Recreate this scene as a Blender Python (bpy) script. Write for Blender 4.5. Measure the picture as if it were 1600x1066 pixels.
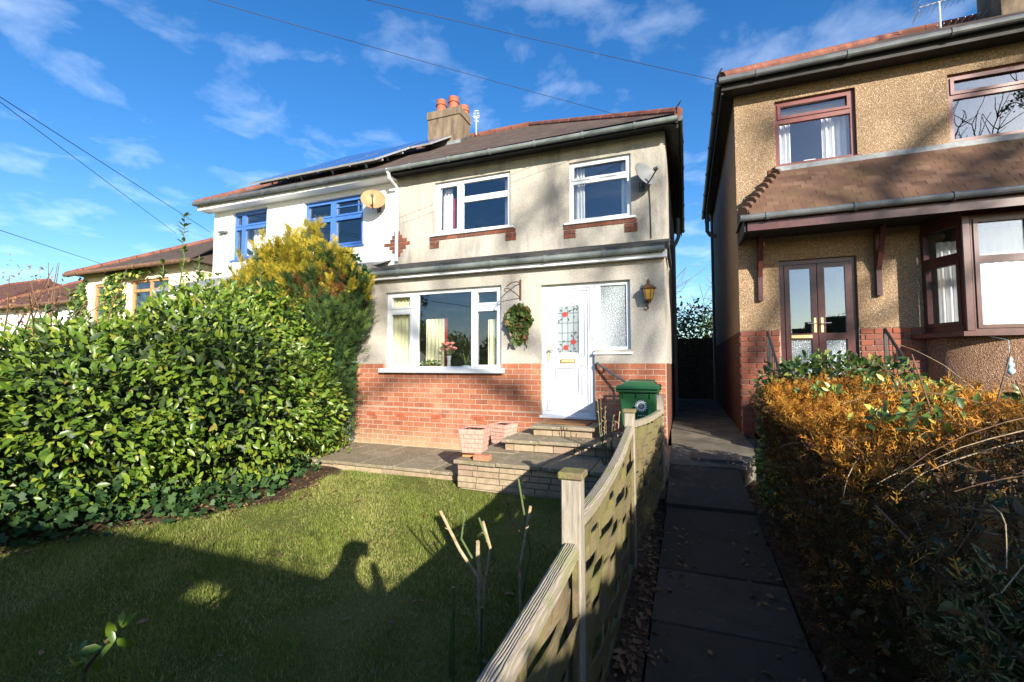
import bpy, bmesh, math, random
import numpy as np
from mathutils import Vector, Matrix, Euler

for o in list(bpy.data.objects):
    bpy.data.objects.remove(o)
SC = bpy.context.scene
COL = SC.collection
R = math.radians

# ------------------------------------------------------------------ camera, sky, sun, exposure
# axes: X to the right along the house fronts, Y away from the viewer, Z up; eye level is Z = 0
cam_d = bpy.data.cameras.new('camera')
cam_d.sensor_width = 36.0
cam_d.lens = 36.0 * 705 / 1600
cam_d.clip_start = 0.02
cam_d.clip_end = 6000
cam = bpy.data.objects.new('camera', cam_d)
COL.objects.link(cam)
cam.location = (0, 0, 0)
cam.rotation_euler = (R(90 + 3.08), 0, R(21.1))
SC.camera = cam

LIGHT = Vector((-0.5926, 0.7279, -0.3449))      # the way the sunlight travels
SUN_EL = math.asin(0.3449)
SUN_AZ = math.atan2(0.5926, -0.7279)
sun_d = bpy.data.lights.new('sun', 'SUN')
sun_d.energy = 5.0
sun_d.angle = R(0.53)
sun_d.color = (1.0, 0.925, 0.81)
sun = bpy.data.objects.new('sun', sun_d)
COL.objects.link(sun)
sun.location = (10, -12, 12)
sun.rotation_euler = LIGHT.to_track_quat('-Z', 'Y').to_euler()

W = bpy.data.worlds.new('World')
SC.world = W
W.use_nodes = True
wn, wl = W.node_tree.nodes, W.node_tree.links
wn.clear()
sky = wn.new('ShaderNodeTexSky')
sky.sky_type = 'NISHITA'
sky.sun_disc = False
sky.sun_elevation = SUN_EL
sky.sun_rotation = SUN_AZ
sky.altitude = 100
sky.air_density = 1.0
sky.dust_density = 0.8
sky.ozone_density = 2.5
hsv = wn.new('ShaderNodeHueSaturation')
hsv.inputs['Saturation'].default_value = 1.34
hsv.inputs['Hue'].default_value = 0.507
hsv.inputs['Value'].default_value = 1.0
wl.new(sky.outputs[0], hsv.inputs['Color'])
tc = wn.new('ShaderNodeTexCoord')
sep = wn.new('ShaderNodeSeparateXYZ')
wl.new(tc.outputs['Generated'], sep.inputs[0])
zz = wn.new('ShaderNodeMath'); zz.operation = 'MAXIMUM'; zz.inputs[1].default_value = 0.0
wl.new(sep.outputs[2], zz.inputs[0])
za = wn.new('ShaderNodeMath'); za.operation = 'ADD'; za.inputs[1].default_value = 0.12
wl.new(zz.outputs[0], za.inputs[0])
dx = wn.new('ShaderNodeMath'); dx.operation = 'DIVIDE'
dy = wn.new('ShaderNodeMath'); dy.operation = 'DIVIDE'
wl.new(sep.outputs[0], dx.inputs[0]); wl.new(za.outputs[0], dx.inputs[1])
wl.new(sep.outputs[1], dy.inputs[0]); wl.new(za.outputs[0], dy.inputs[1])
cmb = wn.new('ShaderNodeCombineXYZ')
wl.new(dx.outputs[0], cmb.inputs[0]); wl.new(dy.outputs[0], cmb.inputs[1])
cn = wn.new('ShaderNodeTexNoise')
cn.inputs['Scale'].default_value = 3.4
cn.inputs['Detail'].default_value = 7
cn.inputs['Roughness'].default_value = 0.58
cn.inputs['Distortion'].default_value = 0.25
cofs = wn.new('ShaderNodeVectorMath'); cofs.operation = 'ADD'; cofs.inputs[1].default_value = (1.3, 4.1, 0)
wl.new(cmb.outputs[0], cofs.inputs[0]); wl.new(cofs.outputs[0], cn.inputs['Vector'])
cr = wn.new('ShaderNodeValToRGB')
cr.color_ramp.elements[0].position = 0.51
cr.color_ramp.elements[1].position = 0.95
cr.color_ramp.elements[1].color = (.34, .34, .34, 1)
wl.new(cn.outputs[0], cr.inputs[0])
cm = wn.new('ShaderNodeMix'); cm.data_type = 'RGBA'
wl.new(cr.outputs[0], cm.inputs[0])
wl.new(hsv.outputs[0], cm.inputs[6])
cm.inputs[7].default_value = (9.0, 9.7, 10.4, 1)
bg = wn.new('ShaderNodeBackground')
bg.inputs['Strength'].default_value = 0.10
wl.new(cm.outputs[2], bg.inputs['Color'])
wo = wn.new('ShaderNodeOutputWorld')
wl.new(bg.outputs[0], wo.inputs['Surface'])

vs = SC.view_settings
vs.view_transform = 'Standard'
vs.look = 'None'
vs.exposure = 1.22
vs.gamma = 1.0
vs.use_curve_mapping = False

# ------------------------------------------------------------------ materials
MATS = {}
class NT:
    def __init__(s, name):
        s.m = bpy.data.materials.new(name); s.m.use_nodes = True
        s.n, s.l = s.m.node_tree.nodes, s.m.node_tree.links
        s.b = s.n['Principled BSDF']; s.out = s.n['Material Output']
        MATS[name] = s.m
    def node(s, t, **k):
        x = s.n.new(t)
        for a, v in k.items(): setattr(x, a, v)
        return x
    def link(s, a, b): s.l.new(a, b)
    def pos(s):
        return s.node('ShaderNodeNewGeometry').outputs['Position']
    def mapped(s, scale=(1, 1, 1), src=None):
        mp = s.node('ShaderNodeMapping'); mp.inputs['Scale'].default_value = scale
        s.link(src or s.pos(), mp.inputs['Vector']); return mp.outputs[0]
    def noise(s, scale, detail=4, rough=0.6, vec=None, dist=0.0):
        t = s.node('ShaderNodeTexNoise')
        t.inputs['Scale'].default_value = scale; t.inputs['Detail'].default_value = detail
        t.inputs['Roughness'].default_value = rough; t.inputs['Distortion'].default_value = dist
        s.link(vec or s.pos(), t.inputs['Vector']); return t.outputs[0]
    def voro(s, scale, vec=None, feature='F1'):
        t = s.node('ShaderNodeTexVoronoi'); t.feature = feature
        t.inputs['Scale'].default_value = scale
        s.link(vec or s.pos(), t.inputs['Vector']); return t
    def ramp(s, fac, stops):
        r = s.node('ShaderNodeValToRGB'); e = r.color_ramp.elements
        while len(e) < len(stops): e.new(0.5)
        for i, (p, c) in enumerate(stops):
            e[i].position = p
            e[i].color = (c, c, c, 1) if isinstance(c, (int, float)) else (*c, 1)
        s.link(fac, r.inputs[0]); return r.outputs[0]
    def mix(s, fac, a, b, mode='MIX'):
        x = s.node('ShaderNodeMix'); x.data_type = 'RGBA'; x.blend_type = mode
        for sock, v in ((x.inputs[0], fac), (x.inputs[6], a), (x.inputs[7], b)):
            if isinstance(v, (int, float)): sock.default_value = v
            elif isinstance(v, tuple): sock.default_value = (*v, 1)
            else: s.link(v, sock)
        return x.outputs[2]
    def math(s, op, a, b=None):
        x = s.node('ShaderNodeMath'); x.operation = op
        for sock, v in ((x.inputs[0], a), (x.inputs[1], b)):
            if v is None: continue
            if isinstance(v, (int, float)): sock.default_value = v
            else: s.link(v, sock)
        return x.outputs[0]
    def color(s, c):
        if isinstance(c, tuple): s.b.inputs['Base Color'].default_value = (*c, 1)
        else: s.link(c, s.b.inputs['Base Color'])
    def rough(s, v, spec=0.5):
        if isinstance(v, (int, float)): s.b.inputs['Roughness'].default_value = v
        else: s.link(v, s.b.inputs['Roughness'])
        s.b.inputs['Specular IOR Level'].default_value = spec
    def bump(s, h, strength=0.5, dist=0.01):
        x = s.node('ShaderNodeBump'); x.inputs['Strength'].default_value = strength
        x.inputs['Distance'].default_value = dist
        s.link(h, x.inputs['Height']); s.link(x.outputs[0], s.b.inputs['Normal'])
    def rnd(s):
        a = s.node('ShaderNodeAttribute'); a.attribute_name = 'rnd'
        o = s.node('ShaderNodeObjectInfo')
        return s.math('FRACT', s.math('ADD', a.outputs['Fac'], o.outputs['Random']))

def simple(name, c, r=0.5, spec=0.5, metal=0.0, var=0.12, scale=6.0, bump=0.0, bscale=60):
    t = NT(name)
    n = t.noise(scale, 5, 0.65)
    lo = tuple(x * (1 - var) for x in c); hi = tuple(min(1, x * (1 + var)) for x in c)
    t.color(t.mix(t.ramp(n, [(0.35, 0.0), (0.65, 1.0)]), lo, hi))
    t.rough(r, spec); t.b.inputs['Metallic'].default_value = metal
    if bump: t.bump(t.noise(bscale, 3), bump, 0.004)
    return t.m

def render_mat(name, c, dirt, dirt_amt, stone=95, bump=0.55):
    t = NT(name)
    fine = t.voro(stone)
    n2 = t.noise(1.6, 5, 0.7)
    streak = t.noise(1.0, 6, 0.7, t.mapped((2.6, 2.6, 0.55)))
    base = t.mix(t.ramp(fine.outputs['Color'], [(0.0, 0.0), (1.0, 1.0)]), tuple(x * 0.80 for x in c), tuple(min(1, x * 1.14) for x in c))
    base = t.mix(t.math('MULTIPLY', t.ramp(n2, [(0.35, 0.0), (0.7, 1.0)]), 0.35), base, tuple(x * 0.82 for x in c))
    d = t.math('MULTIPLY', t.ramp(streak, [(0.46, 0.0), (0.70, 1.0)]), dirt_amt)
    t.color(t.mix(d, base, dirt))
    t.rough(0.92, 0.2)
    t.bump(fine.outputs['Distance'], bump, 0.006)
    return t.m

render_mat('roughcast', (0.415, 0.385, 0.335), (0.22, 0.21, 0.19), 0.3, 80, 0.8)
render_mat('roughcast_stained', (0.42, 0.39, 0.335), (0.13, 0.127, 0.12), 0.68, 80, 0.8)
render_mat('white_render', (0.78, 0.78, 0.76), (0.55, 0.56, 0.55), 0.15, 60, 0.25)
render_mat('cream_render', (0.74, 0.67, 0.50), (0.5, 0.45, 0.35), 0.3, 60, 0.25)
simple('smooth_white', (0.78, 0.78, 0.77), 0.7, 0.3, var=0.04)

def pebble(name, tint=(1, 1, 1)):
    t = NT(name)
    v = t.voro(88)
    c = t.ramp(v.outputs['Color'], [(0.0, (0.10, 0.06, 0.035)), (0.3, (0.225, 0.145, 0.082)), (0.65, (0.34, 0.238, 0.14)), (1.0, (0.56, 0.455, 0.34))])
    big = t.noise(2.2, 5, 0.7)
    c = t.mix(t.math('MULTIPLY', t.ramp(big, [(0.4, 0.0), (0.7, 1.0)]), 0.35), c, (0.26, 0.15, 0.07))
    c = t.mix(1.0, c, tint, 'MULTIPLY')
    t.color(c); t.rough(0.75, 0.35)
    t.bump(v.outputs['Distance'], 0.9, 0.012)
    return t.m
pebble('pebbledash')
pebble('pebbledash_pink', (0.78, 0.66, 0.66))

def brick_mat(name, cols, grime=True, fleck=(0.52, 0.27, 0.17)):
    t = NT(name)
    r = t.rnd()
    c = t.ramp(r, [(i / (len(cols) - 1), k) for i, k in enumerate(cols)])
    n = t.noise(38, 5, 0.7)
    c = t.mix(t.math('MULTIPLY', t.ramp(n, [(0.4, 0.0), (0.75, 1.0)]), 0.30), c, fleck)
    if grime:
        p = t.node('ShaderNodeSeparateXYZ'); t.link(t.pos(), p.inputs[0])
        h = t.math('ADD', p.outputs[2], t.math('MULTIPLY', t.noise(1.7, 5, 0.7), 0.75))
        g = t.ramp(t.math('ADD', h, 1.5), [(0.42, 1.0), (0.78, 0.0)])
        c = t.mix(t.math('MULTIPLY', g, 0.8), c, (0.34, 0.29, 0.17))
        bl = t.noise(0.9, 4, 0.7)
        c = t.mix(t.math('MULTIPLY', t.ramp(bl, [(0.52, 0.0), (0.66, 1.0)]), 0.35), c, (0.60, 0.40, 0.28))
    t.color(c); t.rough(0.9, 0.2); t.bump(n, 0.35, 0.004)
    return t.m
brick_mat('brick_orange', [(0.22, 0.068, 0.038), (0.30, 0.10, 0.052), (0.26, 0.08, 0.040), (0.35, 0.13, 0.07), (0.19, 0.06, 0.036), (0.29, 0.092, 0.048)])
brick_mat('brick_dark', [(0.19, 0.058, 0.038), (0.24, 0.075, 0.042), (0.14, 0.06, 0.05), (0.27, 0.095, 0.058)], False, (0.22, 0.10, 0.075))
brick_mat('brick_brown', [(0.09, 0.04, 0.028), (0.13, 0.052, 0.032), (0.11, 0.042, 0.028)], False, (0.12, 0.06, 0.04))  # side-wall brick, shade of the passage put into its colour
brick_mat('brick_sill', [(0.14, 0.048, 0.032), (0.19, 0.062, 0.036), (0.11, 0.05, 0.042), (0.22, 0.08, 0.05)], False, (0.16, 0.075, 0.055))
simple('mortar', (0.37, 0.295, 0.22), 0.95, 0.1, var=0.15, scale=20, bump=0.4)
simple('air_brick', (0.42, 0.12, 0.06), 0.9, 0.1)
simple('upvc_white', (0.66, 0.68, 0.71), 0.28, 0.5, var=0.02)
simple('upvc_rosewood', (0.07, 0.022, 0.02), 0.3, 0.5, var=0.25, scale=14)
simple('upvc_russet', (0.155, 0.045, 0.036), 0.35, 0.5, var=0.12, scale=14)
simple('paint_blue', (0.05, 0.145, 0.42), 0.4, 0.5, var=0.08)
simple('wood_tan', (0.42, 0.22, 0.09), 0.5, 0.4, var=0.2, scale=10)
simple('gutter_grey', (0.14, 0.16, 0.152), 0.45, 0.5, var=0.22, scale=5)
simple('gutter_dark', (0.09, 0.10, 0.105), 0.4, 0.5, var=0.2, scale=5)
simple('black_board', (0.018, 0.017, 0.016), 0.6, 0.3, var=0.3)
simple('black_metal', (0.02, 0.02, 0.022), 0.4, 0.5, var=0.2)
simple('rust_metal', (0.10, 0.05, 0.028), 0.7, 0.3, var=0.3, scale=40)
simple('lead', (0.19, 0.205, 0.215), 0.6, 0.4, var=0.3, scale=7)
simple('felt', (0.05, 0.05, 0.05), 0.9, 0.1, var=0.3, scale=8, bump=0.3)
simple('ridge_red', (0.16, 0.062, 0.042), 0.8, 0.3, var=0.3, scale=5)
simple('terracotta', (0.30, 0.092, 0.048), 0.7, 0.3, var=0.15, scale=9)
simple('metal_pale', (0.62, 0.63, 0.64), 0.4, 0.5, metal=0.6, var=0.08)
simple('dish_grey', (0.16, 0.17, 0.18), 0.5, 0.4, var=0.12, scale=9)
simple('dish_tan', (0.44, 0.235, 0.115), 0.6, 0.3, var=0.2, scale=7)
simple('brass', (0.55, 0.38, 0.10), 0.3, 0.5, metal=0.8, var=0.1)
simple('brass_pale', (0.78, 0.64, 0.28), 0.35, 0.5, metal=0.3, var=0.08)
simple('chrome', (0.7, 0.66, 0.58), 0.25, 0.5, metal=0.9, var=0.05)
simple('curtain_cream', (0.78, 0.75, 0.50), 0.9, 0.1, var=0.05)
simple('curtain_white', (0.80, 0.80, 0.80), 0.9, 0.1, var=0.05)
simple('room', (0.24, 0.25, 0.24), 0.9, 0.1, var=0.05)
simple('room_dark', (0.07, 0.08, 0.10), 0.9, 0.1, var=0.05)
simple('red_trim', (0.36, 0.03, 0.04), 0.6, 0.3)
simple('pink_planter', (0.50, 0.27, 0.215), 0.85, 0.2, var=0.14, scale=22, bump=0.3)
simple('soil', (0.06, 0.04, 0.026), 0.95, 0.1, var=0.5, scale=14, bump=0.9, bscale=45)
simple('mat_brown', (0.20, 0.10, 0.045), 0.95, 0.1, var=0.25, scale=60, bump=0.6, bscale=220)
simple('bin_green', (0.02, 0.095, 0.035), 0.38, 0.5, var=0.12, scale=5)
simple('white_paint', (0.78, 0.79, 0.78), 0.5, 0.4, var=0.03)
simple('wire_black', (0.015, 0.015, 0.018), 0.6, 0.3)
simple('bark_dark', (0.06, 0.045, 0.035), 0.9, 0.2, var=0.35, scale=12, bump=0.5)
simple('twig_brown', (0.15, 0.085, 0.05), 0.8, 0.3, var=0.35, scale=18)
simple('twig_pale', (0.36, 0.27, 0.16), 0.8, 0.3, var=0.35, scale=30, bump=0.3)
simple('cane_green', (0.085, 0.12, 0.04), 0.5, 0.5, var=0.25, scale=20)
simple('concrete', (0.125, 0.11, 0.085), 0.92, 0.2, var=0.35, scale=3.2, bump=0.5, bscale=90)
simple('iron_cover', (0.07, 0.06, 0.05), 0.7, 0.4, var=0.3, scale=8, bump=0.6, bscale=120)
simple('tarmac', (0.05, 0.05, 0.05), 0.9, 0.2, var=0.2, scale=20, bump=0.5)
simple('pink_petal', (0.75, 0.30, 0.24), 0.7, 0.2, var=0.2, scale=30)
simple('purple_petal', (0.12, 0.04, 0.12), 0.7, 0.2)
simple('vase_green', (0.42, 0.58, 0.46), 0.25, 0.5)
simple('amber_glass', (0.33, 0.19, 0.03), 0.25, 0.5, var=0.15, scale=30)
simple('rose_red', (0.42, 0.05, 0.035), 0.35, 0.5)
simple('leaf_print', (0.045, 0.10, 0.06), 0.35, 0.5)
simple('lead_came', (0.05, 0.055, 0.06), 0.5, 0.4)
simple('etched_glass', (0.27, 0.31, 0.33), 0.15, 0.6, var=0.1, scale=3)
simple('cloth_dark', (0.03, 0.035, 0.05), 0.9, 0.2)
simple('skin_tone', (0.45, 0.26, 0.18), 0.6, 0.3)
simple('ornament_blue', (0.40, 0.62, 0.64), 0.5, 0.4)
simple('gravel_tan', (0.34, 0.21, 0.12), 0.9, 0.2, var=0.5, scale=60, bump=0.9, bscale=70)

t = NT('slab')                                     # concrete paving with lichen blotches
r = t.rnd(); n = t.noise(5, 6, 0.7); n2 = t.noise(24, 5, 0.7); n3 = t.noise(70, 3)
c = t.mix(r, (0.20, 0.16, 0.108), (0.27, 0.22, 0.152))
c = t.mix(t.math('MULTIPLY', t.ramp(n, [(0.4, 0.0), (0.62, 1.0)]), 0.55), c, (0.125, 0.12, 0.06))
c = t.mix(t.math('MULTIPLY', t.ramp(n2, [(0.56, 0.0), (0.64, 1.0)]), 0.6), c, (0.48, 0.45, 0.39))
t.color(c); t.rough(0.92, 0.2); t.bump(n3, 0.45, 0.006)

t = NT('slab_dark')                                # the old path slabs, base colour lowered to carry their shade
r = t.rnd(); n = t.noise(3.5, 8, 0.75); n3 = t.noise(60, 5)
c = t.mix(r, (0.05, 0.043, 0.034), (0.075, 0.064, 0.05))
c = t.mix(t.math('MULTIPLY', t.ramp(n, [(0.45, 0.0), (0.65, 1.0)]), 0.5), c, (0.035, 0.033, 0.022))
c = t.mix(t.math('MULTIPLY', t.ramp(t.noise(16, 6, 0.7), [(0.60, 0.0), (0.70, 1.0)]), 0.5), c, (0.15, 0.135, 0.11))
t.color(c); t.rough(0.9, 0.25); t.bump(n3, 0.7, 0.010)

t = NT('walling')                                  # reconstituted stone blocks
r = t.rnd(); n = t.noise(12, 6, 0.7); n3 = t.noise(45, 4)
c = t.ramp(r, [(0.0, (0.32, 0.235, 0.165)), (0.5, (0.38, 0.30, 0.205)), (1.0, (0.28, 0.195, 0.15))])
c = t.mix(t.math('MULTIPLY', t.ramp(n, [(0.42, 0.0), (0.65, 1.0)]), 0.7), c, (0.20, 0.16, 0.09))
t.color(c); t.rough(0.92, 0.2); t.bump(n3, 0.7, 0.012)

def tiles_mat(name, a, b, moss):
    t = NT(name)
    p = t.node('ShaderNodeSeparateXYZ'); t.link(t.pos(), p.inputs[0])
    cx = t.math('ADD', p.outputs[0], p.outputs[1])
    cb = t.node('ShaderNodeCombineXYZ'); t.link(p.outputs[0], cb.inputs[0]); t.link(p.outputs[2], cb.inputs[1])
    bt = t.node('ShaderNodeTexBrick'); t.link(cb.outputs[0], bt.inputs['Vector'])
    bt.inputs['Scale'].default_value = 1.0; bt.inputs['Brick Width'].default_value = 0.17
    bt.inputs['Row Height'].default_value = 0.055; bt.inputs['Mortar Size'].default_value = 0.006
    bt.inputs['Color1'].default_value = (*a, 1); bt.inputs['Color2'].default_value = (*b, 1)
    bt.inputs['Mortar'].default_value = (a[0] * .35, a[1] * .35, a[2] * .35, 1)
    n = t.noise(3.5, 6, 0.7)
    c = t.mix(t.math('MULTIPLY', t.ramp(n, [(0.5, 0.0), (0.68, 1.0)]), 0.55), bt.outputs['Color'], moss)
    t.color(c); t.rough(0.85, 0.25); t.bump(bt.outputs['Fac'], -0.6, 0.015)
tiles_mat('roof_tiles', (0.072, 0.050, 0.040), (0.10, 0.066, 0.050), (0.14, 0.125, 0.10))
tiles_mat('roof_tiles_red', (0.13, 0.055, 0.038), (0.10, 0.045, 0.032), (0.12, 0.08, 0.06))

t = NT('canopy_tile')
r = t.rnd(); n = t.noise(14, 5, 0.7); n2 = t.noise(2.2, 4)
c = t.ramp(r, [(0.0, (0.10, 0.055, 0.036)), (0.5, (0.13, 0.072, 0.046)), (0.8, (0.115, 0.064, 0.043)), (1.0, (0.165, 0.098, 0.066))])
c = t.mix(t.math('MULTIPLY', t.ramp(n2, [(0.5, 0.0), (0.7, 1.0)]), 0.35), c, (0.16, 0.12, 0.05))
t.color(c); t.rough(0.85, 0.25); t.bump(n, 0.3, 0.004)

t = NT('chimney_render')
n = t.noise(2.5, 6, 0.7, t.mapped((3, 3, 0.8))); n2 = t.noise(60, 3)
c = t.mix(t.ramp(n, [(0.35, 0.0), (0.68, 1.0)]), (0.22, 0.165, 0.11), (0.09, 0.072, 0.055))
t.color(c); t.rough(0.95, 0.15); t.bump(n2, 0.5, 0.006)

t = NT('fence_wood')                               # weathered, greened timber
r = t.rnd()
gr = t.noise(3.0, 6, 0.75, t.mapped((40, 3.0, 40)))
al = t.noise(7, 5, 0.7)
c = t.mix(t.ramp(gr, [(0.35, 0.0), (0.7, 1.0)]), (0.10, 0.072, 0.045), (0.24, 0.195, 0.12))
c = t.mix(t.math('MULTIPLY', t.ramp(al, [(0.40, 0.0), (0.62, 1.0)]), 0.75), c, (0.18, 0.19, 0.04))
c = t.mix(t.math('MULTIPLY', r, 0.45), c, (0.16, 0.11, 0.075))
t.color(c); t.rough(0.88, 0.2); t.bump(gr, 0.7, 0.006)

t = NT('post_wood')
gr = t.noise(2.0, 6, 0.75, t.mapped((22, 22, 22)), 2.5)
gv = t.ramp(t.noise(1.0, 7, 0.75, t.mapped((85, 85, 7)), 0.8), [(0.35, 0.0), (0.65, 1.0)])
c = t.mix(t.math('MULTIPLY', gv, 0.85), (0.37, 0.33, 0.275), (0.15, 0.125, 0.095))
c = t.mix(t.math('MULTIPLY', t.ramp(gr, [(0.5, 0.0), (0.7, 1.0)]), 0.5), c, (0.28, 0.27, 0.12))
t.color(c); t.rough(0.88, 0.2); t.bump(gv, -0.5, 0.003)

t = NT('rail_wood')
wv = t.node('ShaderNodeTexWave'); wv.wave_type = 'BANDS'; wv.bands_direction = 'X'
wv.inputs['Scale'].default_value = 42; wv.inputs['Distortion'].default_value = 5; wv.inputs['Detail'].default_value = 3
t.link(t.mapped((1.0, 0.22, 1.0)), wv.inputs['Vector'])
al = t.noise(5, 5, 0.7)
c = t.mix(t.math('MULTIPLY', wv.outputs[1], 0.6), (0.37, 0.32, 0.25), (0.18, 0.145, 0.105))
c = t.mix(t.math('MULTIPLY', t.ramp(al, [(0.45, 0.0), (0.62, 1.0)]), 0.55), c, (0.24, 0.25, 0.08))
t.color(c); t.rough(0.88, 0.2); t.bump(wv.outputs[1], 0.7, 0.005)

def leaf_mat(name, stops, rough=0.35, spec=0.5, trans=0.25, noise_amt=0.0):
    t = NT(name)
    c = t.ramp(t.rnd(), stops)
    t.color(c); t.rough(rough, spec)
    tr = t.node('ShaderNodeBsdfTranslucent'); t.link(c, tr.inputs['Color'])
    mx = t.node('ShaderNodeMixShader'); mx.inputs[0].default_value = trans
    t.link(t.b.outputs[0], mx.inputs[1]); t.link(tr.outputs[0], mx.inputs[2]); t.link(mx.outputs[0], t.out.inputs['Surface'])
    return t.m
leaf_mat('laurel_leaf', [(0.0, (0.06, 0.12, 0.015)), (0.4, (0.115, 0.195, 0.02)), (0.8, (0.18, 0.255, 0.025)), (0.96, (0.25, 0.30, 0.035)), (1.0, (0.30, 0.22, 0.05))], 0.36, 0.42, 0.34)
leaf_mat('ivy_leaf', [(0.0, (0.014, 0.038, 0.013)), (0.6, (0.032, 0.075, 0.020)), (1.0, (0.07, 0.125, 0.035))], 0.55, 0.25, 0.2)
leaf_mat('conifer_gold', [(0.0, (0.16, 0.18, 0.02)), (0.35, (0.36, 0.31, 0.03)), (0.75, (0.56, 0.43, 0.045)), (1.0, (0.68, 0.50, 0.06))], 0.7, 0.2, 0.3)
leaf_mat('conifer_green', [(0.0, (0.018, 0.045, 0.018)), (0.6, (0.05, 0.10, 0.028)), (1.0, (0.12, 0.165, 0.03))], 0.7, 0.2, 0.25)
leaf_mat('conifer_brown', [(0.0, (0.12, 0.05, 0.02)), (1.0, (0.26, 0.10, 0.035))], 0.8, 0.2, 0.25)
leaf_mat('dead_conifer', [(0.0, (0.20, 0.07, 0.014)), (0.4, (0.42, 0.175, 0.026)), (0.8, (0.60, 0.29, 0.04)), (1.0, (0.66, 0.38, 0.07))], 0.75, 0.2, 0.3)
leaf_mat('shaded_spray', [(0.0, (0.03, 0.018, 0.010)), (0.5, (0.075, 0.042, 0.02)), (0.85, (0.12, 0.065, 0.025)), (1.0, (0.08, 0.09, 0.025))], 0.85, 0.15, 0.15)  # darker hedge spray, shade of the sides put into its colour
leaf_mat('shrub_leaf', [(0.0, (0.03, 0.075, 0.018)), (0.7, (0.10, 0.17, 0.03)), (0.9, (0.24, 0.29, 0.06)), (1.0, (0.50, 0.46, 0.08))], 0.35, 0.5, 0.25)
leaf_mat('hedge_leaf', [(0.0, (0.02, 0.032, 0.012)), (0.5, (0.045, 0.06, 0.018)), (0.7, (0.09, 0.05, 0.022)), (0.85, (0.09, 0.11, 0.03)), (1.0, (0.15, 0.075, 0.03))], 0.5, 0.4, 0.2)
leaf_mat('variegated_leaf', [(0.0, (0.03, 0.07, 0.022)), (0.5, (0.06, 0.11, 0.03)), (0.55, (0.40, 0.40, 0.15)), (1.0, (0.50, 0.48, 0.20))], 0.35, 0.5, 0.25)
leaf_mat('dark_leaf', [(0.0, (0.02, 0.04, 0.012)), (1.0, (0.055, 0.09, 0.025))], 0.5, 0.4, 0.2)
leaf_mat('berry', [(0.0, (0.16, 0.02, 0.015)), (1.0, (0.24, 0.05, 0.02))], 0.4, 0.5, 0.0)
leaf_mat('wreath_leaf', [(0.0, (0.03, 0.08, 0.02)), (0.6, (0.09, 0.15, 0.03)), (0.8, (0.20, 0.16, 0.05)), (1.0, (0.26, 0.09, 0.04))], 0.45, 0.5, 0.15)
leaf_mat('grass_blade', [(0.0, (0.115, 0.15, 0.025)), (0.5, (0.225, 0.27, 0.05)), (0.85, (0.32, 0.335, 0.085)), (1.0, (0.44, 0.37, 0.17))], 0.6, 0.3, 0.35)
leaf_mat('dead_leaf', [(0.0, (0.09, 0.05, 0.025)), (1.0, (0.26, 0.16, 0.08))], 0.8, 0.2, 0.1)

t = NT('lawn_earth')
n = t.noise(2.0, 6, 0.7); n2 = t.noise(30, 4)
c = t.mix(t.ramp(n, [(0.35, 0.0), (0.65, 1.0)]), (0.085, 0.105, 0.022), (0.13, 0.125, 0.04))
t.color(c); t.rough(0.95, 0.1); t.bump(n2, 0.8, 0.02)

t = NT('window_glass')
gl = t.node('ShaderNodeBsdfGlossy'); gl.inputs['Roughness'].default_value = 0.004
gl.inputs['Color'].default_value = (0.95, 0.97, 1, 1)
wob = t.node('ShaderNodeBump'); wob.inputs['Strength'].default_value = 0.02; wob.inputs['Distance'].default_value = 0.02
t.link(t.noise(1.6, 2), wob.inputs['Height']); t.link(wob.outputs[0], gl.inputs['Normal'])
tp = t.node('ShaderNodeBsdfTransparent'); tp.inputs['Color'].default_value = (0.97, 0.98, 0.98, 1)
fr = t.node('ShaderNodeFresnel')      # same reflectance from either side of the pane
bf = t.node('ShaderNodeNewGeometry').outputs['Backfacing']; t.link(t.math('SUBTRACT', 1.5, t.math('MULTIPLY', bf, 1.5 - 1 / 1.5)), fr.inputs['IOR'])
fac = t.math('MINIMUM', t.math('ADD', t.math('MULTIPLY', fr.outputs[0], 1.1), 0.045), 0.95)
mx = t.node('ShaderNodeMixShader'); t.link(fac, mx.inputs[0]); t.link(tp.outputs[0], mx.inputs[1]); t.link(gl.outputs[0], mx.inputs[2])
t.link(mx.outputs[0], t.out.inputs['Surface'])

t = NT('coated_glass')                             # strongly reflecting glazing of the right house
gl = t.node('ShaderNodeBsdfGlossy'); gl.inputs['Roughness'].default_value = 0.004
gl.inputs['Color'].default_value = (0.9, 0.95, 1, 1)
tp = t.node('ShaderNodeBsdfTransparent'); tp.inputs['Color'].default_value = (0.93, 0.95, 0.96, 1)
mx = t.node('ShaderNodeMixShader'); mx.inputs[0].default_value = 0.16
t.link(tp.outputs[0], mx.inputs[1]); t.link(gl.outputs[0], mx.inputs[2]); t.link(mx.outputs[0], t.out.inputs['Surface'])

t = NT('obscure_glass')
v = t.voro(70); n = t.noise(90, 3)
t.color(t.mix(t.ramp(v.outputs['Distance'], [(0.1, 0.0), (0.6, 1.0)]), (0.22, 0.27, 0.29), (0.42, 0.47, 0.49)))
t.rough(0.12, 0.8); t.bump(v.outputs['Distance'], 0.9, 0.02)

t = NT('solar_cell')
t.color((0.03, 0.06, 0.20)); t.rough(0.12, 0.8)

def M(n): return MATS[n]

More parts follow.
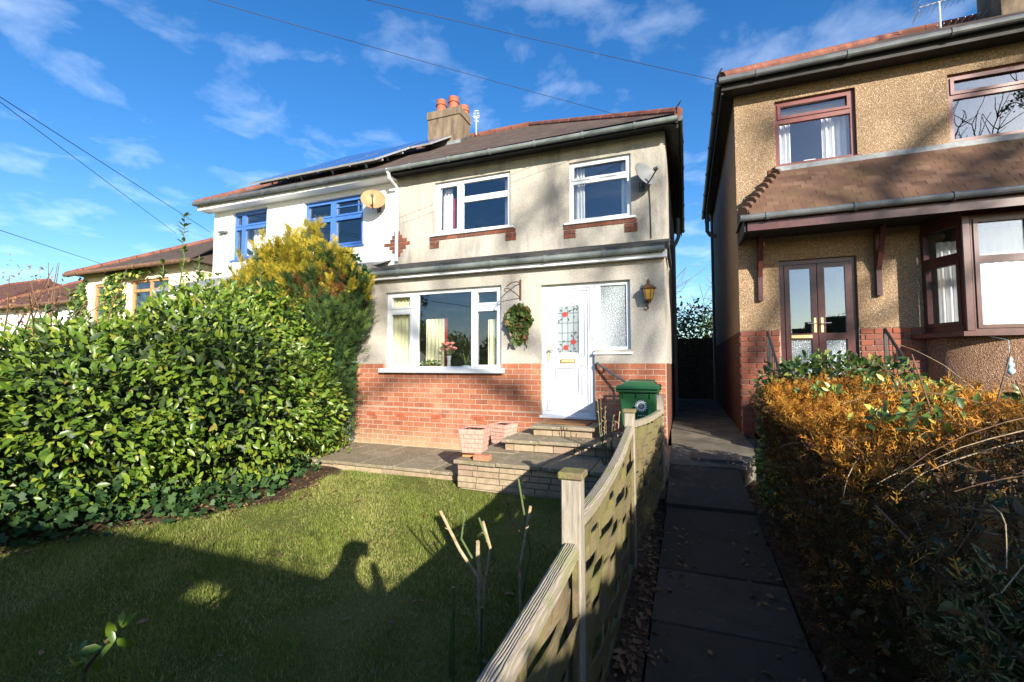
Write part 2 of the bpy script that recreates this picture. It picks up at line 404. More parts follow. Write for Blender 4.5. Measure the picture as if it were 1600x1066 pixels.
# ------------------------------------------------------------------ building helpers
class MB:
    def __init__(s): s.v, s.f = [], []
    def add(s, vs, fs):
        k = len(s.v); s.v += [tuple(p) for p in vs]; s.f += [tuple(i + k for i in q) for q in fs]; return s
    def box(s, x0, x1, y0, y1, z0, z1):
        return s.add([(x0, y0, z0), (x1, y0, z0), (x1, y1, z0), (x0, y1, z0), (x0, y0, z1), (x1, y0, z1), (x1, y1, z1), (x0, y1, z1)],
                     [(0, 3, 2, 1), (4, 5, 6, 7), (0, 1, 5, 4), (1, 2, 6, 5), (2, 3, 7, 6), (3, 0, 4, 7)])
    def quad(s, a, b, c, d): return s.add([a, b, c, d], [(0, 1, 2, 3)])
    def poly(s, pts): return s.add(pts, [tuple(range(len(pts)))])
    def bar(s, a, b, w, h, up=(0, 0, 1)):
        a, b = Vector(a), Vector(b); d = (b - a).normalized(); u = Vector(up)
        sd = d.cross(u)
        if sd.length < 1e-4: sd = d.cross(Vector((1, 0, 0)))
        sd.normalize(); u = sd.cross(d)
        p = []
        for e in (a, b):
            for i, j in ((-1, -1), (1, -1), (1, 1), (-1, 1)): p.append(e + sd * (i * w / 2) + u * (j * h / 2))
        return s.add(p, [(0, 1, 2, 3), (7, 6, 5, 4), (0, 4, 5, 1), (1, 5, 6, 2), (2, 6, 7, 3), (3, 7, 4, 0)])
    def tube(s, pts, r, n=8, caps=True):
        pts = [Vector(p) for p in pts]; rs = r if isinstance(r, (list, tuple)) else [r] * len(pts)
        k = len(s.v); ref = None
        for i, p in enumerate(pts):
            d = (pts[min(i + 1, len(pts) - 1)] - pts[max(i - 1, 0)]).normalized()
            if ref is None:
                ref = Vector((0, 0, 1)) if abs(d.z) < 0.9 else Vector((1, 0, 0))
            sd = d.cross(ref); sd.normalize(); ref = sd.cross(d).normalized()
            for j in range(n):
                a = 2 * math.pi * j / n
                s.v.append(tuple(p + (sd * math.cos(a) + ref * math.sin(a)) * rs[i]))
        for i in range(len(pts) - 1):
            for j in range(n):
                a, b = k + i * n + j, k + i * n + (j + 1) % n
                s.f.append((a, b, b + n, a + n))
        if caps:
            s.f.append(tuple(k + j for j in range(n))[::-1]); e = k + (len(pts) - 1) * n
            s.f.append(tuple(e + j for j in range(n)))
        return s
    def lathe(s, c, prof, n=16):
        k = len(s.v)
        for r, z in prof:
            for j in range(n):
                a = 2 * math.pi * j / n; s.v.append((c[0] + r * math.cos(a), c[1] + r * math.sin(a), c[2] + z))
        for i in range(len(prof) - 1):
            for j in range(n):
                a, b = k + i * n + j, k + i * n + (j + 1) % n; s.f.append((a, b, b + n, a + n))
        s.f.append(tuple(k + j for j in range(n))[::-1]); e = k + (len(prof) - 1) * n; s.f.append(tuple(e + j for j in range(n)))
        return s
    def holed(s, x0, x1, z0, z1, Y, thick, holes):
        """upright sheet facing -Y with rectangular openings (x0, x1, z0, z1), with reveals"""
        xs = sorted({x0, x1, *[min(max(h[i], x0), x1) for h in holes for i in (0, 1)]})
        zs = sorted({z0, z1, *[min(max(h[i], z0), z1) for h in holes for i in (2, 3)]})
        solid = lambda i, j: 0 <= i < len(xs) - 1 and 0 <= j < len(zs) - 1 and not any(
            h[0] < (xs[i] + xs[i + 1]) / 2 < h[1] and h[2] < (zs[j] + zs[j + 1]) / 2 < h[3] for h in holes)
        for i in range(len(xs) - 1):
            for j in range(len(zs) - 1):
                if not solid(i, j): continue
                a, b, c, d = xs[i], xs[i + 1], zs[j], zs[j + 1]; e = Y + thick
                s.quad((a, Y, c), (b, Y, c), (b, Y, d), (a, Y, d))
                s.quad((a, e, c), (a, e, d), (b, e, d), (b, e, c))
                if not solid(i - 1, j): s.quad((a, Y, c), (a, Y, d), (a, e, d), (a, e, c))
                if not solid(i + 1, j): s.quad((b, Y, c), (b, e, c), (b, e, d), (b, Y, d))
                if not solid(i, j - 1): s.quad((a, Y, c), (a, e, c), (b, e, c), (b, Y, c))
                if not solid(i, j + 1): s.quad((a, Y, d), (b, Y, d), (b, e, d), (a, e, d))
        return s
    def mesh(s, name, mat, bevel=0.0, smooth=False, weld=False):
        me = bpy.data.meshes.new(name); me.from_pydata(s.v, [], s.f)
        if bevel or weld:
            bm = bmesh.new(); bm.from_mesh(me)
            if weld: bmesh.ops.remove_doubles(bm, verts=bm.verts, dist=0.0005)
            if bevel:
                bmesh.ops.bevel(bm, geom=[e for e in bm.edges if e.is_manifold and e.calc_face_angle(0) > 0.5], offset=bevel, segments=1, affect='EDGES', clamp_overlap=True)
            bm.to_mesh(me); bm.free()
        if smooth: me.shade_smooth()
        me.materials.append(M(mat)); return me
    def build(s, name, mat, parent=None, bevel=0.0, smooth=False, weld=False):
        me = s.mesh(name, mat, bevel, smooth, weld)
        o = bpy.data.objects.new(name, me); COL.objects.link(o)
        if parent is None:
            c = np.array(s.v); lo, hi = c.min(0), c.max(0)
            b = Vector(((lo[0] + hi[0]) / 2, (lo[1] + hi[1]) / 2, lo[2]))
            me.transform(Matrix.Translation(-b)); o.location = b
        else: attach(o, parent)
        return o

def attach(o, parent):
    """o is laid out in world coordinates"""
    o.parent = parent
    o.matrix_parent_inverse = sub_inverse(parent)
def sub_inverse(p):
    # world matrix of p = T(root) @ p.parent_inverse @ p.basis; roots are pure translations
    chain = Matrix.Identity(4); q = p
    while q is not None:
        loc = Matrix.LocRotScale(q.location, q.rotation_euler, q.scale)
        chain = (q.matrix_parent_inverse @ loc if q.parent else loc) @ chain
        q = q.parent
    return chain.inverted()

def tag(o, label=None, cat=None, group=None, kind=None):
    for k, v in (('label', label), ('category', cat), ('group', group), ('kind', kind)):
        if v: o[k] = v
    return o
def thing(name, label, cat, loc=(0, 0, 0), group=None):
    o = bpy.data.objects.new(name, None); COL.objects.link(o)
    o.location = loc; o.empty_display_size = 0.2
    return tag(o, label, cat, group)
def inst(name, me, loc, parent, rot=(0, 0, 0), scale=(1, 1, 1)):
    o = bpy.data.objects.new(name, me); COL.objects.link(o)
    o.location = loc; o.rotation_euler = rot; o.scale = scale
    if parent is not None: attach(o, parent)
    return o
def box(name, mat, parent, *b, bevel=0.0): return MB().box(*b).build(name, mat, parent, bevel)

rng = np.random.default_rng(7)
random.seed(7)

# ---- leaves: many copies of one small template written straight into one mesh
LEAF = (np.array([(0, 0, 0), (-.20, .30, .05), (0, .35, -.02), (.20, .30, .05), (-.19, .65, .03), (0, .70, -.04), (.19, .65, .03), (0, 1, -.12)], float),
        np.array([(0, 2, 1), (0, 3, 2), (1, 2, 5), (1, 5, 4), (2, 3, 6), (2, 6, 5), (4, 5, 7), (5, 6, 7)]))
IVY = (np.array([(0, 0, 0), (-.42, .12, .03), (-.22, .38, 0), (-.40, .62, .04), (0, 1, -.05), (.40, .62, .04), (.22, .38, 0), (.42, .12, .03), (0, .4, -.03)], float),
       np.array([(8, 0, 7), (8, 7, 6), (8, 6, 5), (8, 5, 4), (8, 4, 3), (8, 3, 2), (8, 2, 1), (8, 1, 0)]))
SMALL = (np.array([(0, 0, 0), (-.24, .5, .05), (0, 1, -.06), (.24, .5, .05), (0, .5, -.03)], float), np.array([(0, 4, 1), (0, 3, 4), (4, 2, 1), (4, 3, 2)]))
def spray_template(n=4, seed=1):
    q = random.Random(seed); v, f = [], []
    def blade(a, b, w):
        a, b = np.array(a), np.array(b); d = b - a; s = np.array((-d[1], d[0], 0)); s = s / (np.linalg.norm(s) + 1e-9) * w
        k = len(v); v.extend([a, a + d * .55 + s, b, a + d * .55 - s]); f.extend([(k, k + 3, k + 2), (k, k + 2, k + 1)])
    blade((0, 0, 0), (0, 1, -.05), .035)
    for i in range(n):
        y = .15 + .62 * i / (n - 1); L = .42 * (1.05 - .6 * i / (n - 1))
        for sd in (-1, 1):
            a = q.uniform(.55, .9); p = (0, y, 0)
            blade(p, (sd * L * math.sin(a), y + L * math.cos(a), q.uniform(-.1, .1)), .032)
    return np.array(v, float), np.array(f)
SPRAY = spray_template()
FROND = spray_template(3, 5)

def frames(d, n):
    d = d / np.linalg.norm(d, axis=1, keepdims=True)
    s = np.cross(d, n); s /= np.linalg.norm(s, axis=1, keepdims=True) + 1e-9
    n = np.cross(s, d)
    return np.stack([s, d, n], axis=2)
def mesh_from(name, V, F, mat, rnd=None, smooth=False):
    me = bpy.data.meshes.new(name)
    me.vertices.add(len(V)); me.vertices.foreach_set('co', np.ascontiguousarray(V, dtype=np.float32).ravel())
    me.loops.add(F.size); me.loops.foreach_set('vertex_index', np.ascontiguousarray(F, dtype=np.int32).ravel())
    me.polygons.add(len(F)); me.polygons.foreach_set('loop_start', np.arange(0, F.size, F.shape[1], dtype=np.int32))
    me.update(calc_edges=True)
    if rnd is not None:
        at = me.attributes.new('rnd', 'FLOAT', 'FACE'); at.data.foreach_set('value', np.ascontiguousarray(rnd, dtype=np.float32))
    me.materials.append(M(mat))
    if smooth: me.shade_smooth()
    return me
def scatter(name, tmpl, P, D, N, S, mat, parent, rnd=None, singles=0, stuff=True, part='leaf'):
    """P points, D leaf axes, N leaf normals, S sizes; the `singles` leaves nearest the viewer become objects of their own"""
    tv, tf = tmpl; Rm = frames(D, N); n = len(P)
    rnd = rng.random(n) if rnd is None else rnd
    order = np.argsort(np.linalg.norm(P, axis=1) / S) if singles else np.arange(n)
    one, rest = order[:singles], order[singles:]
    if len(rest):
        V = np.einsum('nij,kj->nki', Rm[rest], tv) * S[rest][:, None, None] + P[rest][:, None, :]
        F = tf[None] + (np.arange(len(rest)) * len(tv))[:, None, None]
        me = mesh_from(name, V.reshape(-1, 3), F.reshape(-1, tf.shape[1]), mat, np.repeat(rnd[rest], len(tf)), len(tv) < 10)
        o = bpy.data.objects.new(name, me); COL.objects.link(o)
        if parent is not None: attach(o, parent)
        if stuff: o['kind'] = 'stuff'
    if len(one):
        lm = mesh_from(part, tv, tf, mat, None, True)
        for i in one:
            o = bpy.data.objects.new(part, lm); COL.objects.link(o)
            o.rotation_euler = Matrix(Rm[i].tolist()).to_euler(); o.location = P[i].tolist(); o.scale = (S[i],) * 3
            attach(o, parent)
    return None
def unit(a): return a / (np.linalg.norm(a, axis=1, keepdims=True) + 1e-9)
def lumps(E, n, depth, jitter=0.12, keep=None):
    """points in the outer shell of a union of ellipsoids, with outward normals"""
    E = np.array(E, float); area = (E[:, 3] * E[:, 4] + E[:, 3] * E[:, 5] + E[:, 4] * E[:, 5])
    P, Nn = [], []
    got = 0
    while got < n:
        k = rng.choice(len(E), n, p=area / area.sum())
        u = unit(rng.normal(size=(n, 3)))
        sh = 1 - rng.exponential(depth, n).clip(0, 0.8) + rng.normal(0, jitter, n) * 0.4
        p = E[k, :3] + u * E[k, 3:] * sh[:, None]
        nn = unit(u / E[k, 3:])
        ok = np.ones(n, bool)
        for j in range(len(E)):
            q = (((p - E[j, :3]) / E[j, 3:]) ** 2).sum(1)
            ok &= (q > (1 - depth * 2.5) ** 2) | (k == j)
        if keep is not None: ok &= keep(p)
        P.append(p[ok]); Nn.append(nn[ok]); got += ok.sum()
    return np.concatenate(P)[:n], np.concatenate(Nn)[:n]

def brick_mesh(name, mat, w=0.213, h=0.0765, d=0.05, bevel=0.004):
    return MB().box(-w / 2, w / 2, 0, d, -h / 2, h / 2).mesh(name, mat, bevel)

def lay_bricks(parent, me, x0, x1, ztop, zbot, Y, holes=(), pitch=(0.2235, 0.0865), limit=300, vis=None, bw=0.213, stuff_mat='brick_orange', name='brick', rank=None):
    """running-bond courses from ztop down; each brick an object, the rest joined"""
    todo = []; z, row = ztop - pitch[1] / 2, 0
    while z - pitch[1] / 2 > zbot - 0.03:
        x = x0 - (pitch[0] / 2 if row % 2 else 0)
        while x < x1 - 0.01:
            a, b = max(x, x0) + 0.005, min(x + pitch[0], x1) - 0.005
            segs = [(a, b)]
            for h in holes:
                if h[2] < z < h[3]:
                    ns = []
                    for s0, s1 in segs:
                        if s1 <= h[0] or s0 >= h[1]: ns.append((s0, s1)); continue
                        if s0 < h[0] - 0.015: ns.append((s0, h[0] - 0.006))
                        if s1 > h[1] + 0.015: ns.append((h[1] + 0.006, s1))
                    segs = ns
            for s0, s1 in segs:
                if s1 - s0 > 0.03: todo.append(((s0 + s1) / 2, z, s1 - s0))
            x += pitch[0]
        z -= pitch[1]; row += 1
    if rank: todo.sort(key=rank)
    for (x, z, w) in todo[:limit]:
        inst(name, me, (x, Y - random.uniform(0, .003), z), parent, (random.gauss(0, .004), random.gauss(0, .004), 0), (w / bw, 1, 1))
    if todo[limit:]:
        m = MB()
        for (x, z, w) in todo[limit:]: m.box(x - w / 2, x + w / 2, Y, Y + .05, z - .038, z + .038)
        o = m.build('bricks', stuff_mat, parent, 0.004); o['kind'] = 'stuff'
    return len(todo)

def window(parent, X0, X1, Z0, Z1, Y, panes, mat, glass='window_glass', sashes=(), sill=None, sill_mat=None, thick=0.06, bars=(), name='window'):
    w = MB().holed(X0, X1, Z0, Z1, Y, thick, panes).build(name, mat, parent, weld=True)
    for p in panes:
        g = box('pane', glass, w, p[0] - .004, p[1] + .004, Y + thick * .5, Y + thick * .5 + .006, p[2] - .004, p[3] + .004)
    for i in sashes:
        p = panes[i]; e = 0.035
        MB().holed(p[0] - e, p[1] + e, p[2] - e, p[3] + e, Y - .016, .014, [(p[0] + .008, p[1] - .008, p[2] + .008, p[3] - .008)]).build('sash', mat, w, weld=True)
    for b in bars: box('glazing_bar', mat, w, b[0], b[1], Y + .012, Y + .026, b[2], b[3])
    if sill: box('sill', sill_mat or mat, w, *sill, bevel=.006)
    return w

def curtain(x0, x1, z0, z1, Y, mat, label, folds=5, amp=.03, name='curtain'):
    m = MB(); n = folds * 6; pts = []
    for i in range(n + 1):
        t = i / n; x = x0 + (x1 - x0) * t; y = Y + amp * math.sin(t * folds * 2 * math.pi + 0.6 * math.sin(7 * t))
        pts.append((x, y))
    for i in range(n):
        (a, b), (c, d) = pts[i], pts[i + 1]
        m.quad((a, b, z0), (c, d, z0), (c, d, z1), (a, b, z1)); m.quad((a, b + .004, z0), (a, b + .004, z1), (c, d + .004, z1), (c, d + .004, z0))
    return tag(m.build(name, mat, None, smooth=True, weld=True), label, 'curtain')

def room(parent, x0, x1, y0, y1, z0, z1, mat, name='room'):
    m = MB()
    m.quad((x0, y1, z0), (x1, y1, z0), (x1, y1, z1), (x0, y1, z1))
    m.quad((x0, y0, z0), (x0, y1, z0), (x0, y1, z1), (x0, y0, z1)); m.quad((x1, y0, z0), (x1, y0, z1), (x1, y1, z1), (x1, y1, z0))
    m.quad((x0, y0, z0), (x1, y0, z0), (x1, y1, z0), (x0, y1, z0)); m.quad((x0, y0, z1), (x0, y1, z1), (x1, y1, z1), (x1, y0, z1))
    return m.build(name, mat, parent)

def gutter(parent, a, b, r, mat, step=0.95, start=.3, name='gutter'):
    a, b = Vector(a), Vector(b); g = MB().tube([a, b], r, 12).build(name, mat, parent, smooth=False)
    L = (b - a).length; t = start; j = None
    while t < L:
        p = a.lerp(b, t / L); d = (b - a).normalized()
        MB().tube([p - d * .022, p + d * .022], r * 1.22, 12).build('gutter_clip', mat, g); t += step
    return g

def cable(name, pts, r, label, mat='wire_black', cat='cable', sag=0.0):
    p = [Vector(q) for q in pts]
    if len(p) == 2:
        n = 14; p = [p[0].lerp(p[1], i / n) - Vector((0, 0, sag * 4 * (i / n) * (1 - i / n))) for i in range(n + 1)]
    return tag(MB().tube(p, r, 5).build(name, mat, None), label, cat)

# ------------------------------------------------------------------ the setting
def struct(o): o['kind'] = 'structure'; return o
g = MB().quad((-1500, -1500, -1.64), (1500, -1500, -1.64), (1500, 1500, -1.64), (-1500, 1500, -1.64)).build('ground', 'lawn_earth')
struct(g)

LZ = -1.535                                           # lawn level
def bush_edge(y):                                    # where the lawn ends against the shrubs on the left
    pts = [(-3, -5.7), (1.5, -5.65), (2.4, -5.35), (3.1, -4.9), (3.9, -4.45), (4.6, -4.75), (5.4, -5.4), (6.5, -5.8)]
    return np.interp(y, [p[0] for p in pts], [p[1] for p in pts])
nx, ny = 40, 50
m = MB(); xs = np.linspace(-9.5, -0.46, nx); ys = np.linspace(-2.4, 7.2, ny)
for y in ys:
    for x in xs:
        m.v.append((x, y, LZ - .01 + .012 * math.sin(x * 2.1 + y) * math.sin(y * 1.7 - x * .6)))
for j in range(ny - 1):
    for i in range(nx - 1):
        k = j * nx + i; m.f.append((k, k + 1, k + nx + 1, k + nx))
struct(m.build('lawn', 'lawn_earth', smooth=True))

# bare earth along the shrubs and under the terrace edge
m = MB(); yy = np.linspace(-2.4, 5.42, 60); L = []; 
for y in yy:
    e = bush_edge(y) + 0.10 + .07 * math.sin(y * 5.1) + .05 * math.sin(y * 11.3)
    if y > 4.2: e += (y - 4.2) * .42
    L.append(e)
for i, y in enumerate(yy):
    m.v += [(bush_edge(y) - 2.4, y, LZ + .02), (bush_edge(y) - .4, y, LZ + .03), (L[i] - .15, y, LZ + .018), (L[i], y, LZ - .004)]
for i in range(len(yy) - 1):
    for k in range(3):
        a = i * 4 + k; m.f.append((a, a + 1, a + 5, a + 4))
struct(m.build('flower_bed', 'soil', smooth=True))
m = MB(); m.box(-0.46, -0.225, -2.4, 6.3, -1.62, -1.475)
struct(m.build('soil_strip', 'soil'))
m = MB().box(0.585, 9.0, -2.6, 6.45, -1.62, -1.44); struct(m.build('front_garden', 'soil'))

def path_z(y): return float(np.interp(y, [-3, 2, 4.5, 6.4, 7.4, 9, 16], [-1.55, -1.47, -1.40, -1.19, -1.13, -1.10, -1.05]))
path = MB().box(-.20, .57, -3.0, 4.4, -1.64, -1.57).build('path', 'concrete'); struct(path)
sm = MB().box(-.5, .5, -.5, .5, -.05, 0).mesh('slab', 'slab_dark', 0.006)
for i, (a, b) in enumerate([(y, y + .66) for y in np.arange(-2.56, 4.6, .668)] + [(4.79, 5.42), (5.43, 6.06)]):
    yc = (a + b) / 2; sl = math.atan2(path_z(b) - path_z(a), b - a)
    inst('slab', sm, (.178 + random.gauss(0, .004), yc, path_z(yc) + random.gauss(0, .007)), path,
         (sl + random.gauss(0, .010), random.gauss(0, .010), random.gauss(0, .008)), (.785, b - a - random.uniform(.010, .022), 1))
# the concrete that climbs to the gap between the houses
m = MB(); P2 = [(6.05, -.30, .62), (6.6, -.22, .80), (7.0, -.22, .86), (8.2, -.26, .83), (16, -.26, .83)]
for y, a, b in P2: m.v += [(a, y, path_z(y) + .004), (b, y, path_z(y) + .004), (a, y, -1.66), (b, y, -1.66)]
for i in range(len(P2) - 1):
    k = i * 4; m.f += [(k, k + 1, k + 5, k + 4), (k + 2, k, k + 4, k + 6), (k + 1, k + 3, k + 7, k + 5)]
m.f.append((0, 2, 3, 1))
drive = struct(m.build('concrete_path', 'concrete'))
box('inspection_cover', 'iron_cover', drive, .04, .62, 6.22, 6.62, -1.23, -1.168, bevel=.004)
m = MB().box(1.0, 9.0, 6.75, 8.25, -1.60, -1.06); struct(m.build('forecourt', 'concrete'))
box('gravel_bed', 'gravel_tan', drive, -.42, -.222, 5.6, 7.0, -1.5, -1.165)

# lower terrace in front of the window, paved, with a low stone edge
ter = struct(box('terrace', 'mortar', None, -6.1, -2.72, 5.44, 7.02, -1.62, -1.465))
sm2 = MB().box(-.5, .5, -.5, .5, -.045, 0).mesh('slab', 'slab', 0.008)
x = -6.1; 
for row, (y0, y1) in enumerate([(5.38, 5.93), (5.94, 6.5), (6.51, 7.0)]):
    x = -6.12 - .2 * row
    while x < -2.75:
        w = random.choice((.45, .6, .72)); x1 = min(x + w, -2.72)
        inst('slab', sm2, ((x + x1) / 2, (y0 + y1) / 2, -1.42 - .018 * (row) + random.gauss(0, .003)), ter, (random.gauss(0, .006), random.gauss(0, .008), random.gauss(0, .008)), (x1 - x - .01, y1 - y0 - .008, 1))
        x = x1
wm = MB().box(-.5, .5, 0, .09, -.5, .5).mesh('stone', 'walling', 0.006)
x = -6.1
while x < -2.75:
    w = random.uniform(.3, .55); x1 = min(x + w, -2.73)
    inst('stone', wm, ((x + x1) / 2, 5.42 + random.uniform(-.006, .006), -1.526), ter, (0, 0, random.gauss(0, .01)), (x1 - x - .008, 1, .12)); x = x1

# upper terrace and the two steps to the door
def stone_faced(o, x0, x1, yf, zt, zb, rows, back, pitch):
    h = (zt - zb) / rows
    for r_ in range(rows):
        x = x0 - random.uniform(0, .12)
        z = zt - h * (r_ + .5)
        while x < x1 - .02:
            w = random.uniform(*pitch); a, b = max(x, x0), min(x + w, x1)
            if b - a > .03:
                inst('stone', wm, ((a + b) / 2, yf + random.uniform(-.006, .006), z), o, (0, 0, random.gauss(0, .008)), (b - a - .010, 1, h - .010))
            x += w
    for sx, rz in ((x0, -math.pi / 2), (x1, math.pi / 2)):   # side faces
        for r_ in range(rows):
            z = zt - h * (r_ + .5); y = yf + .1
            while y < back - .02:
                w = random.uniform(*pitch); b = min(y + w, back)
                inst('stone', wm, (sx, (y + b) / 2, z), o, (0, 0, rz), (b - y - .010, 1, h - .010)); y += w
def paving(o, x0, x1, y0, y1, z, cols, rows, jit=.0):
    for i in range(cols):
        for j in range(rows):
            a, b = x0 + (x1 - x0) * i / cols, x0 + (x1 - x0) * (i + 1) / cols
            c, d = y0 + (y1 - y0) * j / rows, y0 + (y1 - y0) * (j + 1) / rows
            inst('slab', sm2, ((a + b) / 2, (c + d) / 2, z + random.gauss(0, .002)), o, (random.gauss(0, .005), random.gauss(0, .005), 0), (b - a - .008, d - c - .008, 1))
up = struct(box('upper_terrace', 'mortar', None, -2.68, -.48, 5.14, 7.0, -1.62, -1.226))
stone_faced(up, -2.70, -.47, 5.10, -1.228, -1.52, 4, 7.0, (.22, .42))
paving(up, -2.74, -.46, 5.05, 7.0, -1.18, 4, 3)
st = struct(box('steps', 'mortar', None, -2.36, -.86, 5.94, 7.0, -1.20, -1.066))
stone_faced(st, -2.38, -.84, 5.89, -1.068, -1.178, 1, 7.0, (.24, .30))
paving(st, -2.42, -.80, 5.83, 7.0, -1.02, 3, 2)
box('core', 'mortar', st, -2.08, -1.26, 6.36, 7.0, -1.05, -.918)
stone_faced(st, -2.10, -1.24, 6.31, -.918, -1.018, 1, 7.0, (.27, .32))
paving(st, -2.14, -1.20, 6.25, 6.98, -.872, 2, 1)

# ------------------------------------------------------------------ our house: number 3
HX0, HX1, F1, F2 = -5.93, -0.28, 7.0, 8.3
house = thing('semi_detached_house', 'cream roughcast semi-detached house with red brick base and white front door', 'house', ((HX0 + HX1) / 2, 11, -1.5))
BH = [(-5.25, -2.87, -.10, 1.36), (-2.20, -1.32, -.80, 1.31), (-1.325, -.77, .20, 1.31)]
HOLE = [(-5.23, -2.89, -.06, 1.355), (-2.19, -.775, .24, 1.305), (-2.19, -1.325, -.80, .25)]
MB().holed(HX0, HX1, .03, 1.76, F1 - .012, .25, HOLE).build('front_wall', 'roughcast', house, weld=True)
MB().holed(HX0, HX1, -1.6, .03, F1 - .006, .2, HOLE).build('brick_backing', 'mortar', house, weld=True)
bm_ = brick_mesh('brick', 'brick_orange')
nb = lay_bricks(house, bm_, HX0, HX1, .028, -1.52, F1 - .010, [(-5.24, -2.88, -.14, 1), (-2.195, -1.32, -.86, 1)],
                rank=lambda q: (0 if (q[1] > -1.2 or q[0] < -2.7) and not (q[0] > -1.3 and q[1] < -.75) else 1, q[1] < -1.45, abs(q[0]) * .2 - q[1] * .2))
box('damp_course', 'mortar', house, HX0, -2.2, F1 - .0125, F1 + .05, -.775, -.760)
for x in (-5.52, -4.87, -4.13, -3.3):
    a = box('air_brick', 'air_brick', house, x - .105, x + .105, F1 - .022, F1 + .03, -.935, -.868, bevel=.003)
    for i in range(9):
        for j in range(3): box('vent_hole', 'black_board', a, x - .088 + i * .0205, x - .077 + i * .0205, F1 - .0235, F1 - .0222, -.924 + j * .019, -.913 + j * .019)
# side and upper walls
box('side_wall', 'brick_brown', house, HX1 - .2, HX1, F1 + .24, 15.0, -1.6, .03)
box('side_wall', 'roughcast', house, HX1 - .22, HX1 + .008, F1 + .24, 15.0, .03, 1.80)
box('side_wall', 'roughcast', house, HX1 - .2, HX1 + .006, F2 + .2, 15.0, 1.80, 4.2)
box('party_wall', 'roughcast', house, HX0, HX0 + .1, F1 + .24, F2, -1.6, 2.0)
W1, W2 = (-4.99, -3.24, 2.78, 3.92), (-2.03, -.88, 2.70, 3.88)
MB().holed(HX0, HX1, 1.9, 4.25, F2, .22, [W1, W2]).build('upper_wall', 'roughcast_stained', house, weld=True)
bd = brick_mesh('brick', 'brick_sill')
def dress(x0, x1, zt, par):                          # brick dressing under an upstairs sill
    p = .2235; n = round((x1 - x0) / p); p = (x1 - x0) / n
    for i in range(n): inst('brick', bd, (x0 + p * (i + .5), F2 - .014, zt - .04), par, (0, 0, 0), ((p - .01) / .213, 1, .92))
    for sx in (x0, x1 - .235):
        for k in range(2):
            for h, w in (((.075, .14), (.195, .07)) if k == 0 else ((.05, .09), (.165, .13))):
                inst('brick', bd, (sx + h + .01, F2 - .014, zt - .125 - k * .083), par, (0, 0, 0), (w / .213, 1, .98))
dress(-5.11, -3.12, 2.74, house); dress(-2.15, -.78, 2.66, house)
# brick toothing that straddles the party line
for r_, (a, b) in enumerate([(-6.02, -5.86), (-6.07, -5.80), (-6.12, -5.68), (-6.28, -5.60), (-6.14, -5.70), (-6.06, -5.78), (-6.0, -5.84)]):
    x = a; z = 2.93 - r_ * .083
    while x < b - .02:
        w = min(.16, b - x); inst('brick', bd, (x + w / 2, F2 - .013, z), house, (0, 0, 0), ((w - .008) / .213, 1, .96)); x += w
window(house, *W1, F2 + .05, [(-4.88, -4.45, 2.87, 3.82), (-4.33, -3.31, 3.55, 3.84), (-4.33, -3.31, 2.84, 3.43)], 'upvc_white', sashes=(0,), sill=(-5.07, -3.16, F2 - .05, F2 + .06, 2.745, 2.785))
window(house, *W2, F2 + .05, [(-1.95, -.96, 3.56, 3.80), (-1.96, -.95, 2.78, 3.46)], 'upvc_white', sashes=(0,), sill=(-2.13, -.80, F2 - .05, F2 + .06, 2.665, 2.705))
fw = window(house, -5.23, -2.89, -.06, 1.355, F1 + .05, [(-5.13, -4.72, 1.08, 1.27), (-5.14, -4.72, -.0, .95), (-4.56, -3.48, -.02, 1.29), (-3.36, -2.98, 1.07, 1.27), (-3.37, -2.98, -.0, .94)],
            'upvc_white', sashes=(0, 1, 3, 4), sill=(-5.31, -2.83, F1 - .10, F1 + .08, -.135, -.055))
room(house, -5.80, -2.35, F1 + .24, 10.2, -.85, 1.75, 'room', 'living_room')
MB().box(-4.05, -3.97, 10.0, 10.15, -.85, 1.2).box(-3.45, -3.37, 10.0, 10.15, -.85, 1.2).box(-4.05, -3.37, 10.0, 10.15, 1.2, 1.28).build('inner_door_frame', 'upvc_white', house)
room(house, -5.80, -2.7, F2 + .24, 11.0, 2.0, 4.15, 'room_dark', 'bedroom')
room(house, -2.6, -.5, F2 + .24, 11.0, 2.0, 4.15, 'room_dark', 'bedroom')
room(house, -2.3, -.5, F1 + .26, 9.0, -.85, 1.75, 'room_dark', 'hall')
curtain(-5.18, -4.74, -.05, 1.30, F1 + .17, 'curtain_cream', 'cream curtain at the left edge of the ground floor window', 6)
curtain(-4.54, -4.16, -.05, .86, F1 + .30, 'curtain_cream', 'cream curtain seen through the middle of the ground floor window', 5)
curtain(-3.22, -3.02, -.05, .80, F1 + .19, 'curtain_cream', 'narrow cream curtain behind the right pane of the ground floor window', 3)
box('curtain_edge', 'red_trim', house, -4.13, -4.09, F1 + .28, F1 + .31, -.05, .86)
curtain(-4.90, -4.68, 2.80, 3.85, F2 + .24, 'curtain_white', 'white curtain in the left upstairs window, at its left side', 3)
tag(box('towel', 'red_trim', None, -4.66, -4.60, F2 + .24, F2 + .27, 2.9, 3.62), 'narrow dark red cloth beside the white curtain upstairs', 'cloth')
curtain(-3.45, -3.32, 2.80, 3.85, F2 + .24, 'curtain_white', 'thin white curtain at the right side of the left upstairs window', 2)
curtain(-1.96, -1.78, 2.74, 3.84, F2 + .24, 'curtain_white', 'white curtain in the upstairs window over the door, left side', 3)
curtain(-1.08, -.95, 2.74, 3.84, F2 + .24, 'curtain_white', 'white curtain in the upstairs window beside the grey dish', 2)

